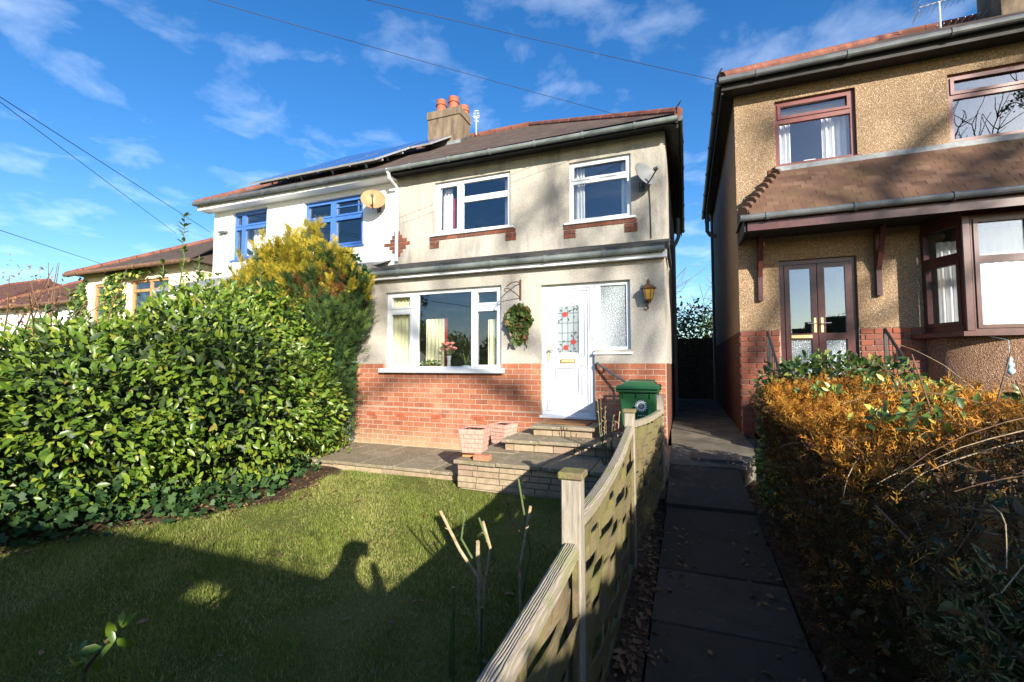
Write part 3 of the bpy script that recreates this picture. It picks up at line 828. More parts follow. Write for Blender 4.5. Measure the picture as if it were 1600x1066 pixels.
# front door with its sidelight
door = MB().holed(-2.19, -1.325, -.795, 1.305, F1 + .05, .07, [(-2.125, -1.405, -.735, 1.235)]).build('front_door', 'upvc_white', house, weld=True)
MB().holed(-2.12, -1.41, -.73, 1.23, F1 + .065, .04, [(-1.945, -1.585, .20, .95)]).build('door_leaf', 'upvc_white', door, weld=True)
for (a, b, c, d, w) in ((-2.10, -1.43, -.70, 1.20, .008), (-2.02, -1.52, -.50, .02, .014), (-1.965, -1.575, -.445, -.035, .010), (-2.055, -1.48, .135, 1.10, .010)):
    MB().holed(a, b, c, d, F1 + .046, .022, [(a + w, b - w, c + w, d - w)]).build('moulding', 'upvc_white', door, weld=True)
arch = [(-1.955 + .38 * i / 12, .945 + .07 * math.sin(math.pi * i / 12)) for i in range(13)]
MB().add([(x, F1 + .074, z) for x, z in arch] + [(-1.575, F1 + .074, .19), (-1.955, F1 + .074, .19)], [tuple(range(15))[::-1]]).build('door_glass', 'etched_glass', door)
def loop(pts, r): return MB().tube(pts, r, 6)
yg = F1 + .070
loop([(x, yg - .012, z) for x, z in arch] + [(-1.578, yg - .012, .19), (-1.952, yg - .012, .19), (-1.955, yg - .012, .945)], .011).build('glazing_bead', 'upvc_white', door)
for x in (-1.86, -1.765, -1.67): box('lead_strip', 'lead_came', door, x - .003, x + .003, yg, yg + .003, .2, .99)
for z in (.38, .52, .68, .84): box('lead_strip', 'lead_came', door, -1.945, -1.585, yg - .0005, yg + .002, z - .003, z + .003)
def flower(cx, cz, r):
    m = MB()
    for k in range(6):
        a = k * math.pi / 3 + .3; px, pz = cx + .5 * r * math.cos(a), cz + .5 * r * math.sin(a)
        m.poly([(px + .55 * r * math.cos(t), yg - .003 - .0004 * k, pz + .55 * r * math.sin(t)) for t in np.linspace(0, 2 * math.pi, 9)[:-1]])
    m.build('rose', 'rose_red', door)
for c in ((-1.81, .82, .042), (-1.80, .285, .042), (-1.675, .375, .042)): flower(*c)
def leaflet(cx, cz, a, L=.05):
    c, s_ = math.cos(a), math.sin(a); P_ = [(0, 0), (.35, .22), (.7, .2), (1, 0), (.7, -.2), (.35, -.22)]
    MB().poly([(cx + L * (u * c - v * s_), yg - .002, cz + L * (u * s_ + v * c)) for u, v in P_]).build('rose_leaf', 'leaf_print', door)
for q in ((-1.86, .87, 2.5), (-1.80, .90, 1.2), (-1.75, .86, .5), (-1.68, .90, .2), (-1.63, .87, 1.0), (-1.85, .75, 3.6), (-1.90, .72, 4.0), (-1.76, .76, 5.0), (-1.66, .80, 4.6),
          (-1.86, .32, 2.6), (-1.90, .27, 3.6), (-1.88, .23, 4.0), (-1.74, .24, 5.6), (-1.68, .26, .3), (-1.64, .24, 5.0), (-1.69, .45, 2.0), (-1.66, .50, 1.0), (-1.62, .44, .6), (-1.84, .36, 1.2)): leaflet(*q)
for pts in ([(-1.81, .82), (-1.74, .88), (-1.66, .89), (-1.60, .93)], [(-1.81, .82), (-1.86, .75), (-1.93, .72)], [(-1.80, .285), (-1.73, .32), (-1.675, .375), (-1.68, .45), (-1.62, .53)], [(-1.80, .285), (-1.88, .25), (-1.93, .21)]):
    loop([(x, yg - .001, z) for x, z in pts], .0032).build('rose_stem', 'lead_came', door)
lb = box('letterbox', 'brass', door, -1.885, -1.645, F1 + .044, F1 + .066, .035, .098, bevel=.004)
box('flap', 'brass_pale', door, -1.868, -1.662, F1 + .040, F1 + .0435, .048, .086)
hd = box('handle', 'brass_pale', door, -2.095, -2.068, F1 + .045, F1 + .064, .08, .30, bevel=.004)
MB().tube([(-2.082, F1 + .05, .235), (-2.082, F1 + .005, .235), (-1.985, F1 + .003, .235)], .009, 8).build('lever', 'chrome', door)
box('threshold', 'upvc_white', door, -2.22, -1.31, F1 - .03, F1 + .06, -.84, -.797, bevel=.004)
box('door_bell', 'metal_pale', door, -1.375, -1.35, F1 + .036, F1 + .049, .40, .47, bevel=.004)
sl_ = window(house, -1.322, -.775, .20, 1.305, F1 + .05, [(-1.235, -.84, .285, 1.245)], 'upvc_white', 'obscure_glass', sill=(-1.345, -.745, F1 - .04, F1 + .06, .165, .203), name='sidelight')
MB().holed(-2.26, -.76, 1.306, 1.34, F1 - .018, .03, []).build('door_lintel', 'roughcast', house)
# house number and lamp
def text_mesh(txt, size, depth):
    cu = bpy.data.curves.new('txt', 'FONT'); cu.body = txt; cu.size = size; cu.extrude = depth; cu.align_x = 'CENTER'
    o = bpy.data.objects.new('txt', cu); COL.objects.link(o); bpy.context.view_layer.update()
    me = bpy.data.meshes.new_from_object(o.evaluated_get(bpy.context.evaluated_depsgraph_get())); bpy.data.objects.remove(o); return me
tm = text_mesh('3', .19, .008); tm.materials.clear(); tm.materials.append(M('rust_metal'))
inst('house_number', tm, (-.535, F1 - .022, .825), house, (R(90), 0, 0))

# roof over the ground-floor front
ln = MB()
ln.add([(HX0 - .12, 6.80, 1.775), (HX1 + .06, 6.80, 1.775), (HX1 + .06, 8.3, 2.23), (HX0 - .12, 8.3, 2.23), (HX0 - .12, 6.80, 1.735), (HX1 + .06, 6.80, 1.735), (HX1 + .06, 8.3, 2.18), (HX0 - .12, 8.3, 2.18)],
       [(0, 1, 2, 3), (4, 7, 6, 5), (0, 4, 5, 1), (1, 5, 6, 2), (2, 6, 7, 3), (3, 7, 4, 0)])
ln.build('porch_roof', 'felt', house)
box('upstand', 'felt', house, HX1 + .03, HX1 + .075, 6.82, 8.28, 1.70, 1.80)
box('fascia', 'upvc_white', house, HX0 - .1, HX1 + .05, 6.86, 6.88, 1.585, 1.735)
box('soffit', 'upvc_white', house, HX0 - .1, HX1 + .03, 6.88, 6.986, 1.59, 1.605)
gutter(house, (HX0 - .35, 6.80, 1.685), (HX1 + .02, 6.80, 1.695), .045, 'gutter_grey', .93, .5)
MB().tube([(HX0 + .02, 6.90, 1.66), (HX0 + .02, 6.95, 1.45), (HX0 + .01, 6.95, -1.42)], .032, 8).build('downpipe', 'gutter_dark', house)

# main roof, hipped at the right
EY, EZ, RY, RZ, EX = 7.93, 4.27, 11.5, 6.62, -.05
roof = MB().add([(HX0, EY, EZ), (EX, EY, EZ), (-3.9, RY, RZ), (HX0, RY, RZ), (EX, 15.07, EZ), (HX0, 15.07, EZ)], [(0, 1, 2, 3), (1, 4, 2), (4, 5, 3, 2)]).build('roof', 'roof_tiles', house)
def ridge_run(a, b, par, mat='ridge_red', r=.10, L=.44):
    a, b = Vector(a), Vector(b); n = max(1, int((b - a).length / L))
    for i in range(n):
        p, q = a.lerp(b, i / n), a.lerp(b, (i + .97) / n)
        MB().tube([p, q], [r, r * 1.06], 10).build('ridge_tile', mat, par)
ridge_run((HX0, RY, RZ), (-3.9, RY, RZ), roof); ridge_run((-3.9, RY, RZ), (EX + .02, EY + .02, EZ + .01), roof, r=.085)
MB().tube([(EX - .02, EY - .02, EZ), (EX - .01, EY - .05, EZ + .08), (EX + .03, EY - .08, EZ + .12), (EX + .05, EY - .06, EZ + .16)], .012, 6).build('hip_iron', 'black_metal', roof)
box('fascia', 'black_board', house, HX0, EX, 7.99, 8.02, 4.13, 4.27)
MB().quad((HX0, 8.0, 4.15), (EX, 8.0, 4.15), (EX, F2 + .02, 4.19), (HX0, F2 + .02, 4.19)).build('soffit', 'black_board', house)
box('fascia', 'black_board', house, EX - .03, EX, 8.02, 15.0, 4.05, 4.265)
MB().quad((EX - .02, 8.0, 4.10), (HX1, 8.0, 4.16), (HX1, 15, 4.16), (EX - .02, 15, 4.10)).build('soffit', 'black_board', house)
gutter(house, (HX0 - .03, 7.90, 4.20), (EX - .01, 7.90, 4.165), .047, 'gutter_grey', .92, .6)
gutter(house, (EX + .03, 8.0, 4.21), (EX + .03, 15.0, 4.2), .05, 'gutter_dark', 1.2, .9)
MB().tube([(HX0 + .01, 7.93, 4.16), (HX0 + .01, 7.96, 4.05), (HX0 + .03, 8.22, 3.92), (HX0 + .03, 8.23, 2.28)], .036, 10).build('downpipe', 'upvc_white', house)
MB().lathe((HX0 + .01, 7.92, 4.12), [(.03, 0), (.06, .06), (.07, .1)], 10).build('hopper', 'upvc_white', house)
MB().tube([(HX1 + .06, 10.8, 2.72), (HX1 + .06, 10.8, -1.1)], .04, 8).build('downpipe', 'gutter_dark', house)
MB().tube([(HX1 + .06, 10.8, 2.70), (HX1 + .12, 10.8, 2.80), (HX1 + .17, 10.8, 2.92), (HX1 + .17, 10.8, 3.34)], .042, 8).build('vent_pipe', 'gutter_grey', house)
# chimney on the party line
ch = box('chimney', 'chimney_render', house, -6.62, -5.63, 10.62, 11.25, 5.3, 6.86)
box('chimney_cap', 'chimney_render', ch, -6.65, -5.60, 10.59, 11.28, 6.84, 7.06, bevel=.01)
for i, (x, y, h) in enumerate(((-6.30, 10.8, .38), (-5.92, 10.82, .40), (-5.76, 11.12, .28))):
    MB().lathe((x, y, 7.05), [(.16, 0), (.145, .08), (.13, h - .16), (.155, h - .15), (.155, h - .10), (.135, h - .09), (.145, h), (.10, h), (.10, h - .1)], 18).build('chimney_pot', 'terracotta', ch)
box('flashing', 'lead', ch, -6.66, -5.58, 10.56, 10.62, 5.95, 6.10)
MB().quad((-5.60, 10.58, 6.02), (-5.60, 11.3, 6.50), (-5.56, 11.3, 6.58), (-5.56, 10.58, 6.10)).build('flashing', 'lead', ch)

# ------------------------------------------------------------------ white neighbour on the left
NX0 = -11.82
wh = thing('semi_detached_house', 'white rendered neighbour house with blue upstairs window frames and solar panels', 'house', (-8.9, 11, -1.6))
B1, B2 = (-11.12, -9.89, 2.75, 4.03), (-8.66, -6.88, 2.78, 3.97)
MB().holed(NX0, HX0, -1.6, 4.25, F2, .22, [B1, B2]).build('front_wall', 'white_render', wh, weld=True)
box('side_wall', 'white_render', wh, NX0, NX0 + .2, F2 + .22, 15, -1.7, 4.25)
def blue_win(b, panes, bars):
    window(wh, *b, F2 + .07, panes, 'paint_blue', sashes=range(len(panes)), bars=bars, sill=(b[0] - .04, b[1] + .04, F2 - .04, F2 + .08, b[2] - .045, b[2] + .004), sill_mat='paint_blue')
blue_win(B1, [(-11.05, -10.83, 3.68, 3.94), (-10.72, -9.97, 3.68, 3.94), (-11.05, -10.83, 2.84, 3.56), (-10.72, -9.97, 2.84, 3.56)], [])
blue_win(B2, [(-8.58, -7.87, 3.57, 3.88), (-7.72, -6.96, 3.57, 3.88), (-8.58, -7.87, 2.87, 3.44), (-7.72, -6.96, 2.87, 3.44)], [(-7.1, -7.08, 3.57, 3.88), (-7.72, -6.96, 3.75, 3.77)])
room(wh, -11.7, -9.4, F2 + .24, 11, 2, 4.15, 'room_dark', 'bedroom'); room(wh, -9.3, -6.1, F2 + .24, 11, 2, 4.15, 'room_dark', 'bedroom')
curtain(-10.70, -10.2, 2.8, 3.6, F2 + .30, 'curtain_white', 'pale curtain in the left blue-framed window of the white house', 4)
wr = MB().add([(NX0 - .25, EY, EZ), (HX0, EY, EZ), (HX0, RY, RZ), (-8.2, RY, RZ), (NX0 - .25, 15.07, EZ), (HX0, 15.07, EZ)], [(0, 1, 2, 3), (0, 3, 4), (4, 3, 2, 5)]).build('roof', 'roof_tiles', wh)
ridge_run((-8.2, RY, RZ), (HX0, RY, RZ), wr); ridge_run((NX0 - .24, EY, EZ), (-8.2, RY, RZ), wr, r=.085)
box('fascia', 'smooth_white', wh, NX0 - .22, HX0, 7.99, 8.02, 4.10, 4.27)
box('soffit', 'smooth_white', wh, NX0 - .22, HX0, 8.02, F2, 4.11, 4.13)
gutter(wh, (NX0 - .25, 7.90, 4.25), (HX0 - .05, 7.90, 4.20), .055, 'gutter_dark', 1.0, .5)
box('front_extension', 'white_render', wh, NX0 + .1, HX0 - .02, 7.0, F2, -1.7, 1.75)
MB().add([(NX0, 6.85, 1.8), (HX0 - .14, 6.85, 1.8), (HX0 - .14, 8.3, 2.34), (NX0, 8.3, 2.34), (NX0, 6.85, 1.74), (HX0 - .14, 6.85, 1.74)], [(0, 1, 2, 3), (0, 4, 5, 1), (1, 5, 2), (0, 3, 4)]).build('porch_roof', 'lead', wh)
box('wall_light', 'dish_grey', wh, -11.55, -11.25, 8.18, F2, 3.50, 3.56, bevel=.02)
# solar panels, parallel to the roof and a hand's breadth above it
solar = thing('solar_array', 'blue solar panels racked above the roof of the white house', 'solar panels', (-8.5, 8.4, 4.6))
sv = Vector((0, RY - EY, RZ - EZ)).normalized(); nv = Vector((0, -sv.z, sv.y))
def on_roof(x, u, h): return Vector((x, EY, EZ)) + sv * u + nv * h
def panel(x0, x1, u0, u1):
    h = .20
    P_ = [on_roof(x0, u0, h), on_roof(x1, u0, h), on_roof(x1, u1, h), on_roof(x0, u1, h)]
    Q_ = [on_roof(x0, u0, h - .04), on_roof(x1, u0, h - .04), on_roof(x1, u1, h - .04), on_roof(x0, u1, h - .04)]
    p = MB().add(P_ + Q_, [(0, 1, 2, 3), (4, 7, 6, 5), (0, 4, 5, 1), (1, 5, 6, 2), (2, 6, 7, 3), (3, 7, 4, 0)]).build('solar_panel', 'metal_pale', solar)
    e = .025
    MB().add([on_roof(x0 + e, u0 + e, h + .003), on_roof(x1 - e, u0 + e, h + .003), on_roof(x1 - e, u1 - e, h + .003), on_roof(x0 + e, u1 - e, h + .003)], [(0, 1, 2, 3)]).build('cells', 'solar_cell', p)
for i in range(4):
    panel(-10.42 + i * .99, -10.42 + i * .99 + .97, .42, 2.05); panel(-10.42 + i * .99 + 0.6, -10.42 + i * .99 + 1.57, 2.07, 3.70)
panel(-6.44, -5.62 - .9, 2.07, 3.7)
for u in (.75, 1.7, 2.4, 3.4): MB().bar(on_roof(-10.4, u, .12), on_roof(-6.5, u, .12), .04, .05).build('mounting_rail', 'metal_pale', solar)
for x in (-10.0, -9.0, -8.0, -7.0):
    for u in (.75, 1.7): MB().bar(on_roof(x, u, -.02), on_roof(x, u, .12), .04, .04, (1, 0, 0)).build('roof_hook', 'metal_pale', solar)

# ------------------------------------------------------------------ cream house with ivy, then the far ones
def plain_house(label, x0, x1, yf, base, eave, ridge_z, wall, roofm, wins, hipL=3.2, hipR=3.2, depth=7.0, frame='wood_tan'):
    h = thing('hipped_house', label, 'house', ((x0 + x1) / 2, yf + depth / 2, base), 'houses further down the street')
    MB().holed(x0, x1, base, eave, yf, .2, wins).build('front_wall', wall, h, weld=True)
    box('side_wall', wall, h, x0, x0 + .2, yf + .2, yf + depth, base, eave); box('side_wall', wall, h, x1 - .2, x1, yf + .2, yf + depth, base, eave)
    o = .3; ry = yf + depth / 2
    rf = MB().add([(x0 - o, yf - o, eave), (x1 + o, yf - o, eave), (x1 + o, yf + depth + o, eave), (x0 - o, yf + depth + o, eave), (x0 + hipL, ry, ridge_z), (x1 - hipR, ry, ridge_z)],
             [(0, 1, 5, 4), (1, 2, 5), (2, 3, 4, 5), (3, 0, 4), (0, 3, 2, 1)]).build('roof', roofm, h)
    ridge_run((x0 + hipL, ry, ridge_z), (x1 - hipR, ry, ridge_z), rf); ridge_run((x0 - o, yf - o, eave), (x0 + hipL, ry, ridge_z), rf, r=.09)
    gutter(h, (x0 - o, yf - o - .04, eave - .02), (x1 + o, yf - o - .04, eave - .02), .06, 'twig_brown', 1.3, .8)
    for w in wins:
        xm = (w[0] + w[1]) / 2; zt = w[2] + (w[3] - w[2]) * .72
        window(h, *w, yf + .05, [(w[0] + .07, xm - .04, w[2] + .07, zt), (xm + .04, w[1] - .07, w[2] + .07, zt), (w[0] + .07, xm - .04, zt + .08, w[3] - .07), (xm + .04, w[1] - .07, zt + .08, w[3] - .07)], frame)
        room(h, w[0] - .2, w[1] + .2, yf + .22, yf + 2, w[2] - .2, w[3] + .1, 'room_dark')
    return h
cream = plain_house('cream rendered house with ivy on its front and tan window frames', -17.7, -12.6, 8.3, -3.4, 2.82, 4.95, 'cream_render', 'roof_tiles',
            [(-17.15, -16.1, 1.25, 2.5), (-15.3, -13.6, 1.25, 2.5)], 3.4, 2.6)
plain_house('low red-roofed house with white wall beyond the ivy house', -25.6, -19.2, 9.0, -4, 2.15, 4.25, 'white_render', 'roof_tiles_red', [(-22.5, -21, .6, 1.7)], 2.2, 3.4)
plain_house('farthest red-roofed house at the left edge of the picture', -38, -27.5, 9.5, -5, 2.2, 4.4, 'white_render', 'roof_tiles_red', [(-31, -29, .3, 1.5)], 3, 3.2)
P, N = lumps([(-16.0, 8.22, 1.9, .55, .12, 1.0), (-17.6, 8.22, 1.6, .25, .12, 1.2), (-16.0, 8.22, .6, .8, .15, 1.0), (-15.0, 8.15, 2.7, .9, .1, .12)], 1500, .3)
iv = thing('wall_ivy', 'ivy climbing the front of the cream house to its gutter', 'ivy', (-16, 8.2, -3.4))
scatter('ivy_leaves', IVY, P, unit(np.array([0, -.4, -1.]) + rng.normal(0, .5, P.shape)), unit(np.array([0.3, -1, .5]) + rng.normal(0, .4, P.shape)), rng.uniform(.09, .16, len(P)), 'shrub_leaf', iv)

# ------------------------------------------------------------------ brown pebbledash house on the right
RX0, RX1, RF = .83, 7.2, 8.2
rh = thing('pebbledash_house', 'brown pebbledash house on the right with maroon window frames and tiled canopy', 'house', (4, 11.5, -1.1))
RW1, RW2 = (1.42, 2.51, 3.20, 4.29), (3.62, 5.3, 3.19, 4.22)
DR = (1.41, 2.44, -.55, 1.67)
MB().holed(RX0, RX1, .56, 4.6, RF, .22, [RW1, RW2, DR, (3.22, 6.2, .43, 2.05)]).build('front_wall', 'pebbledash', rh, weld=True)
MB().holed(RX0, RX1, -1.3, .56, RF + .014, .2, [DR, (3.22, 6.2, .43, 1)]).build('brick_backing', 'mortar', rh, weld=True)
bm2 = brick_mesh('brick', 'brick_dark')
lay_bricks(rh, bm2, RX0, 3.35, .555, -1.15, RF - .004, [(1.40, 2.45, -2, 2)], stuff_mat='brick_dark')
MB().box(RX0, RX0 + .2, RF + .22, 15.2, .56, 4.6).build('side_wall', 'pebbledash', rh)
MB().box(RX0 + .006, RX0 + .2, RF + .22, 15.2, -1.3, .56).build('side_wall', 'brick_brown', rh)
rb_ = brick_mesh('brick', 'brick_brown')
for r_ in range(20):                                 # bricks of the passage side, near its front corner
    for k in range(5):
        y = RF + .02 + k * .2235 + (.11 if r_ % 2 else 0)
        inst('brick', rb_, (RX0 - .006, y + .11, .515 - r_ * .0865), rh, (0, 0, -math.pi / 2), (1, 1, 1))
window(rh, *RW1, RF + .05, [(1.50, 2.42, 4.03, 4.21), (1.48, 2.45, 3.26, 3.92)], 'upvc_russet', 'window_glass', sashes=(0,), sill=(1.38, 2.56, RF - .05, RF + .06, 3.165, 3.205))
window(rh, *RW2, RF + .05, [(3.70, 5.2, 3.96, 4.14), (3.69, 5.2, 3.27, 3.86)], 'upvc_russet', 'coated_glass', sashes=(0,), sill=(3.57, 5.35, RF - .05, RF + .06, 3.155, 3.195))
room(rh, 1.1, 3.0, RF + .24, 11, 2.4, 4.5, 'room_dark', 'bedroom'); room(rh, 3.1, 6.5, RF + .24, 11, 2.4, 4.5, 'room_dark', 'bedroom')
curtain(1.48, 1.68, 3.22, 4.0, RF + .26, 'curtain_white', 'white curtain at the left of the small upstairs window, right house', 3)
curtain(2.12, 2.46, 3.22, 4.0, RF + .26, 'curtain_white', 'grey-white net at the right of the small upstairs window, right house', 4)
tag(box('blind', 'curtain_white', None, 1.46, 2.46, RF + .28, RF + .29, 4.0, 4.24), 'white roller blind in the small upstairs window, right house', 'blind')
tag(box('folded_paper', 'white_paint', None, 1.83, 1.99, RF + .115, RF + .15, 3.262, 3.30), 'small white box on the sill of the right house upstairs window', 'box')
# glazed double doors
dd = MB().holed(*DR, RF + .06, .07, [(1.485, 2.375, -.5, 1.60)]).build('double_door', 'upvc_rosewood', rh, weld=True)
for a, b, gx in ((1.49, 1.925, (1.56, 1.845)), (1.935, 2.37, (2.03, 2.30))):
    lf = MB().holed(a, b, -.49, 1.59, RF + .045, .05, [(gx[0], gx[1], .50, 1.53), (gx[0], gx[1], -.38, .40)]).build('door_leaf', 'upvc_rosewood', dd, weld=True)
    box('pane', 'coated_glass', dd, gx[0] - .004, gx[1] + .004, RF + .07, RF + .076, .495, 1.535)
    box('pane', 'obscure_glass', dd, gx[0] - .004, gx[1] + .004, RF + .07, RF + .076, -.385, .405)
for x, s_ in ((1.885, -1), (1.978, 1)):
    pl = box('handle_plate', 'brass_pale', dd, x - .017, x + .017, RF + .034, RF + .046, .51, .74, bevel=.003)
    MB().tube([(x, RF + .036, .65), (x, RF - .01, .65), (x + s_ * .11, RF - .014, .65)], .009, 8).build('lever', 'chrome', dd)
box('letterbox', 'brass_pale', dd, 1.56, 1.845, RF + .036, RF + .046, .425, .475, bevel=.003)
room(rh, 1.2, 2.9, RF + .3, 11, -.6, 2.0, 'room', 'hall')
box('doorstep', 'concrete', rh, 1.0, 2.7, 7.45, 8.2, -1.15, -.57, bevel=.01)
for k in range(3): box('step', 'concrete', rh, 1.0, 2.7, 7.45 - .3 * (k + 1), 7.45 - .3 * k - .002, -1.15, -.57 - .16 * (k + 1), bevel=.01)
# bay window under the canopy
bp = [(3.20, 8.25), (3.46, 7.62), (5.2, 7.62), (5.6, 8.25)]
def bay_side(i, split, wl=.05):
    (ax, ay), (bx, by) = bp[i], bp[i + 1]; a, b = Vector((ax, ay, 0)), Vector((bx, by, 0)); L = (b - a).length
    d = (b - a).normalized(); nrm = Vector((d.y, -d.x, 0))
    return a, d, nrm, L
def bay_frame(i, panes, z0=.44, z1=1.98):
    a, d, nrm, L = bay_side(i, 0)
    mtx = Matrix((( d.x, -nrm.x, 0, a.x), (d.y, -nrm.y, 0, a.y), (0, 0, 1, 0), (0, 0, 0, 1)))
    def T(m): m.v = [tuple(mtx @ Vector(v)) for v in m.v]; return m
    w = T(MB().holed(0, L, z0, z1, 0, .07, panes)).build('bay_window', 'upvc_rosewood', rh, weld=True)
    for p in panes:
        T(MB().box(p[0] - .003, p[1] + .003, .035, .041, p[2] - .003, p[3] + .003)).build('pane', 'coated_glass', w)
        e = .04; T(MB().holed(p[0] - e, p[1] + e, p[2] - e, p[3] + e, -.016, .014, [(p[0] + .006, p[1] - .006, p[2] + .006, p[3] - .006)])).build('sash', 'upvc_rosewood', w, weld=True)
bay_frame(0, [(.10, .58, 1.50, 1.88), (.12, .56, .58, 1.36)])
bay_frame(1, [(.12, .62, 1.42, 1.88), (.12, .62, .52, 1.34), (.74, 1.62, .52, 1.88)])
bay_frame(2, [(.12, .62, .52, 1.88)])
for (x, y) in bp[1:3]: box('bay_post', 'upvc_rosewood', rh, x - .045, x + .045, y - .03, y + .06, .44, 1.98, bevel=.01)
MB().add([(3.05, 8.2, .38), (3.36, 7.54, .38), (5.3, 7.54, .38), (5.75, 8.2, .38), (3.05, 8.2, .44), (3.36, 7.54, .44), (5.3, 7.54, .44), (5.75, 8.2, .44)],
         [(3, 2, 1, 0), (4, 5, 6, 7), (0, 1, 5, 4), (1, 2, 6, 5), (2, 3, 7, 6)]).build('bay_sill', 'upvc_rosewood', rh)
m = MB(); arc = [(4.45 + 1.22 * math.cos(a) * 1.0, 8.2 + .62 * math.sin(a)) for a in np.linspace(math.pi, 2 * math.pi, 21)]
for (ax, ay), (bx, by) in zip(arc, arc[1:]): m.quad((ax, ay, -1.3), (bx, by, -1.3), (bx, by, .378), (ax, ay, .378))
m.build('bay_wall', 'pebbledash_pink', rh, smooth=True, weld=True)
MB().add([(*p, 1.985) for p in bp] + [(*p, 2.06) for p in bp], [(3, 2, 1, 0), (0, 1, 5, 4), (1, 2, 6, 5), (2, 3, 7, 6)]).build('bay_head', 'upvc_rosewood', rh)
room(rh, 3.25, 5.6, RF + .3, 11, -.5, 1.95, 'room', 'parlour')
curtain(3.36, 3.66, .46, 1.75, 8.12, 'curtain_white', 'white curtain in the angled side of the bay window', 4)
curtain(3.62, 5.1, .46, 1.90, 8.2, 'curtain_white', 'pale net curtain behind the front of the bay window', 14, .015)
# canopy: individual tiles on a hipped slope
CY, CZ, CT, CTZ, CX = 7.33, 2.20, RF - .01, 3.12, .80
can = MB().add([(CX, CY, CZ - .03), (6.5, CY, CZ - .03), (6.5, CT, CTZ - .03), (1.45, CT, CTZ - .03), (CX, CT, CZ - .03)], [(0, 1, 2, 3), (4, 0, 3), (0, 4, 2, 1)]).build('canopy', 'black_board', rh)
cv = Vector((0, CT - CY, CTZ - CZ)); cl = cv.length; cvn = cv.normalized(); ang = math.atan2(cv.z, cv.y)
tm_ = MB().box(-.0822, .0822, -.005, .165, -.010, .006).mesh('tile', 'canopy_tile', .002)
rows = 12; gauge = cl / rows; cnt = 0; extra = MB()
for r_ in range(rows):
    u = r_ * gauge; f_ = u / cl; xl = CX + (1.45 - CX) * f_; x = 4.62 - (.0825 if r_ % 2 else 0)
    while x > xl + .03:
        p = Vector((x, CY, CZ)) + cvn * u
        inst('tile', tm_, p + Vector((0, -.006, .010)), can, (ang + .06 + random.gauss(0, .012), random.gauss(0, .010), random.gauss(0, .008))); cnt += 1
        x -= .165
for i in range(9):                                   # bonnet tiles down the hip
    f_ = (i + .3) / 9.3; p = Vector((CX, CY, CZ)).lerp(Vector((1.45, CT, CTZ)), f_); q = Vector((CX, CY, CZ)).lerp(Vector((1.45, CT, CTZ)), f_ + .10)
    MB().tube([p + Vector((0, -.01, .035)), q + Vector((0, 0, .01))], [.075, .045], 8).build('bonnet_tile', 'canopy_tile', can)
MB().bar((1.40, RF - .03, CTZ + .02), (6.4, RF - .03, CTZ + .02), .05, .09).build('flashing', 'lead', can)
box('hip_bricks', 'brick_brown', rh, 1.30, 1.48, RF - .02, RF + .02, 2.95, 3.16)
box('fascia', 'upvc_rosewood', rh, CX + .08, 6.5, CY + .02, CY + .045, 1.97, 2.14)
box('fascia', 'black_board', rh, CX + .04, CX + .07, CY + .05, RF, 1.97, 2.17)
box('soffit', 'black_board', rh, CX + .07, 6.5, CY + .05, RF, 2.05, 2.07)
gutter(rh, (CX - .02, CY - .04, 2.15), (6.5, CY - .04, 2.16), .05, 'gutter_dark', 1.05, .35)
for x in (1.135, 2.69):
    b = MB().box(x - .035, x + .035, RF - .07, RF - .005, 1.03, 2.04).build('canopy_bracket', 'upvc_rosewood', rh, .004)
    MB().bar((x, RF - .05, 1.42), (x, RF - .30, 2.02), .055, .06, (1, 0, 0)).build('strut', 'upvc_rosewood', b)
    for z in (1.10, 1.40): MB().tube([(x, RF - .078, z), (x, RF - .06, z)], .012, 8).build('bolt', 'black_metal', b)
box('cable_clip', 'white_paint', rh, 1.19, 1.22, RF - .03, RF - .001, 1.93, 1.99); box('cable_clip', 'white_paint', rh, 2.75, 2.78, RF - .03, RF - .001, 1.90, 1.96)
# main roof
REX, REY, REZ = .60, 7.85, 4.66
rr = MB().add([(REX, REY, REZ), (7.4, REY, REZ), (7.4, 11.5, 6.95), (4.3, 11.5, 6.95), (REX, 15.2, REZ)], [(0, 1, 2, 3), (0, 3, 4)]).build('roof', 'roof_tiles', rh)
ridge_run((REX + .02, REY + .02, REZ + .02), (4.3, 11.5, 6.95), rr, r=.09); ridge_run((4.3, 11.5, 6.95), (7.4, 11.5, 6.95), rr)
MB().tube([(REX, REY, REZ), (REX - .01, REY - .04, REZ + .08), (REX + .03, REY - .06, REZ + .13)], .012, 6).build('hip_iron', 'black_metal', rr)
box('fascia', 'black_board', rh, REX + .02, 7.4, REY + .04, REY + .07, 4.47, 4.64); box('soffit', 'black_board', rh, REX + .05, 7.4, REY + .07, RF, 4.5, 4.52)
box('fascia', 'black_board', rh, REX + .02, REX + .05, REY + .07, 15.1, 4.42, 4.65); box('soffit', 'black_board', rh, REX + .05, RX0, RF, 15.1, 4.46, 4.48)
gutter(rh, (REX - .02, REY - .04, 4.60), (7.4, REY - .04, 4.62), .05, 'gutter_dark', 1.2, .55)
gutter(rh, (REX - .03, REY, 4.58), (REX - .03, 15, 4.56), .05, 'gutter_dark', 1.4, .9)
MB().tube([(RX0 - .08, 14.2, 4.5), (RX0 - .06, 14.2, 4.2), (RX0 - .06, 14.2, -1)], .04, 8).build('downpipe', 'gutter_dark', rh)
MB().tube([(RX0 - .10, 11.6, 3.05), (RX0 - .24, 11.6, 3.1), (RX0 - .30, 11.6, 3.2), (RX0 - .30, 11.6, 3.62)], .045, 8).build('vent_pipe', 'gutter_dark', rh)
c2 = box('chimney', 'chimney_render', rh, 5.55, 6.6, 10.7, 11.4, 6, 8.3)

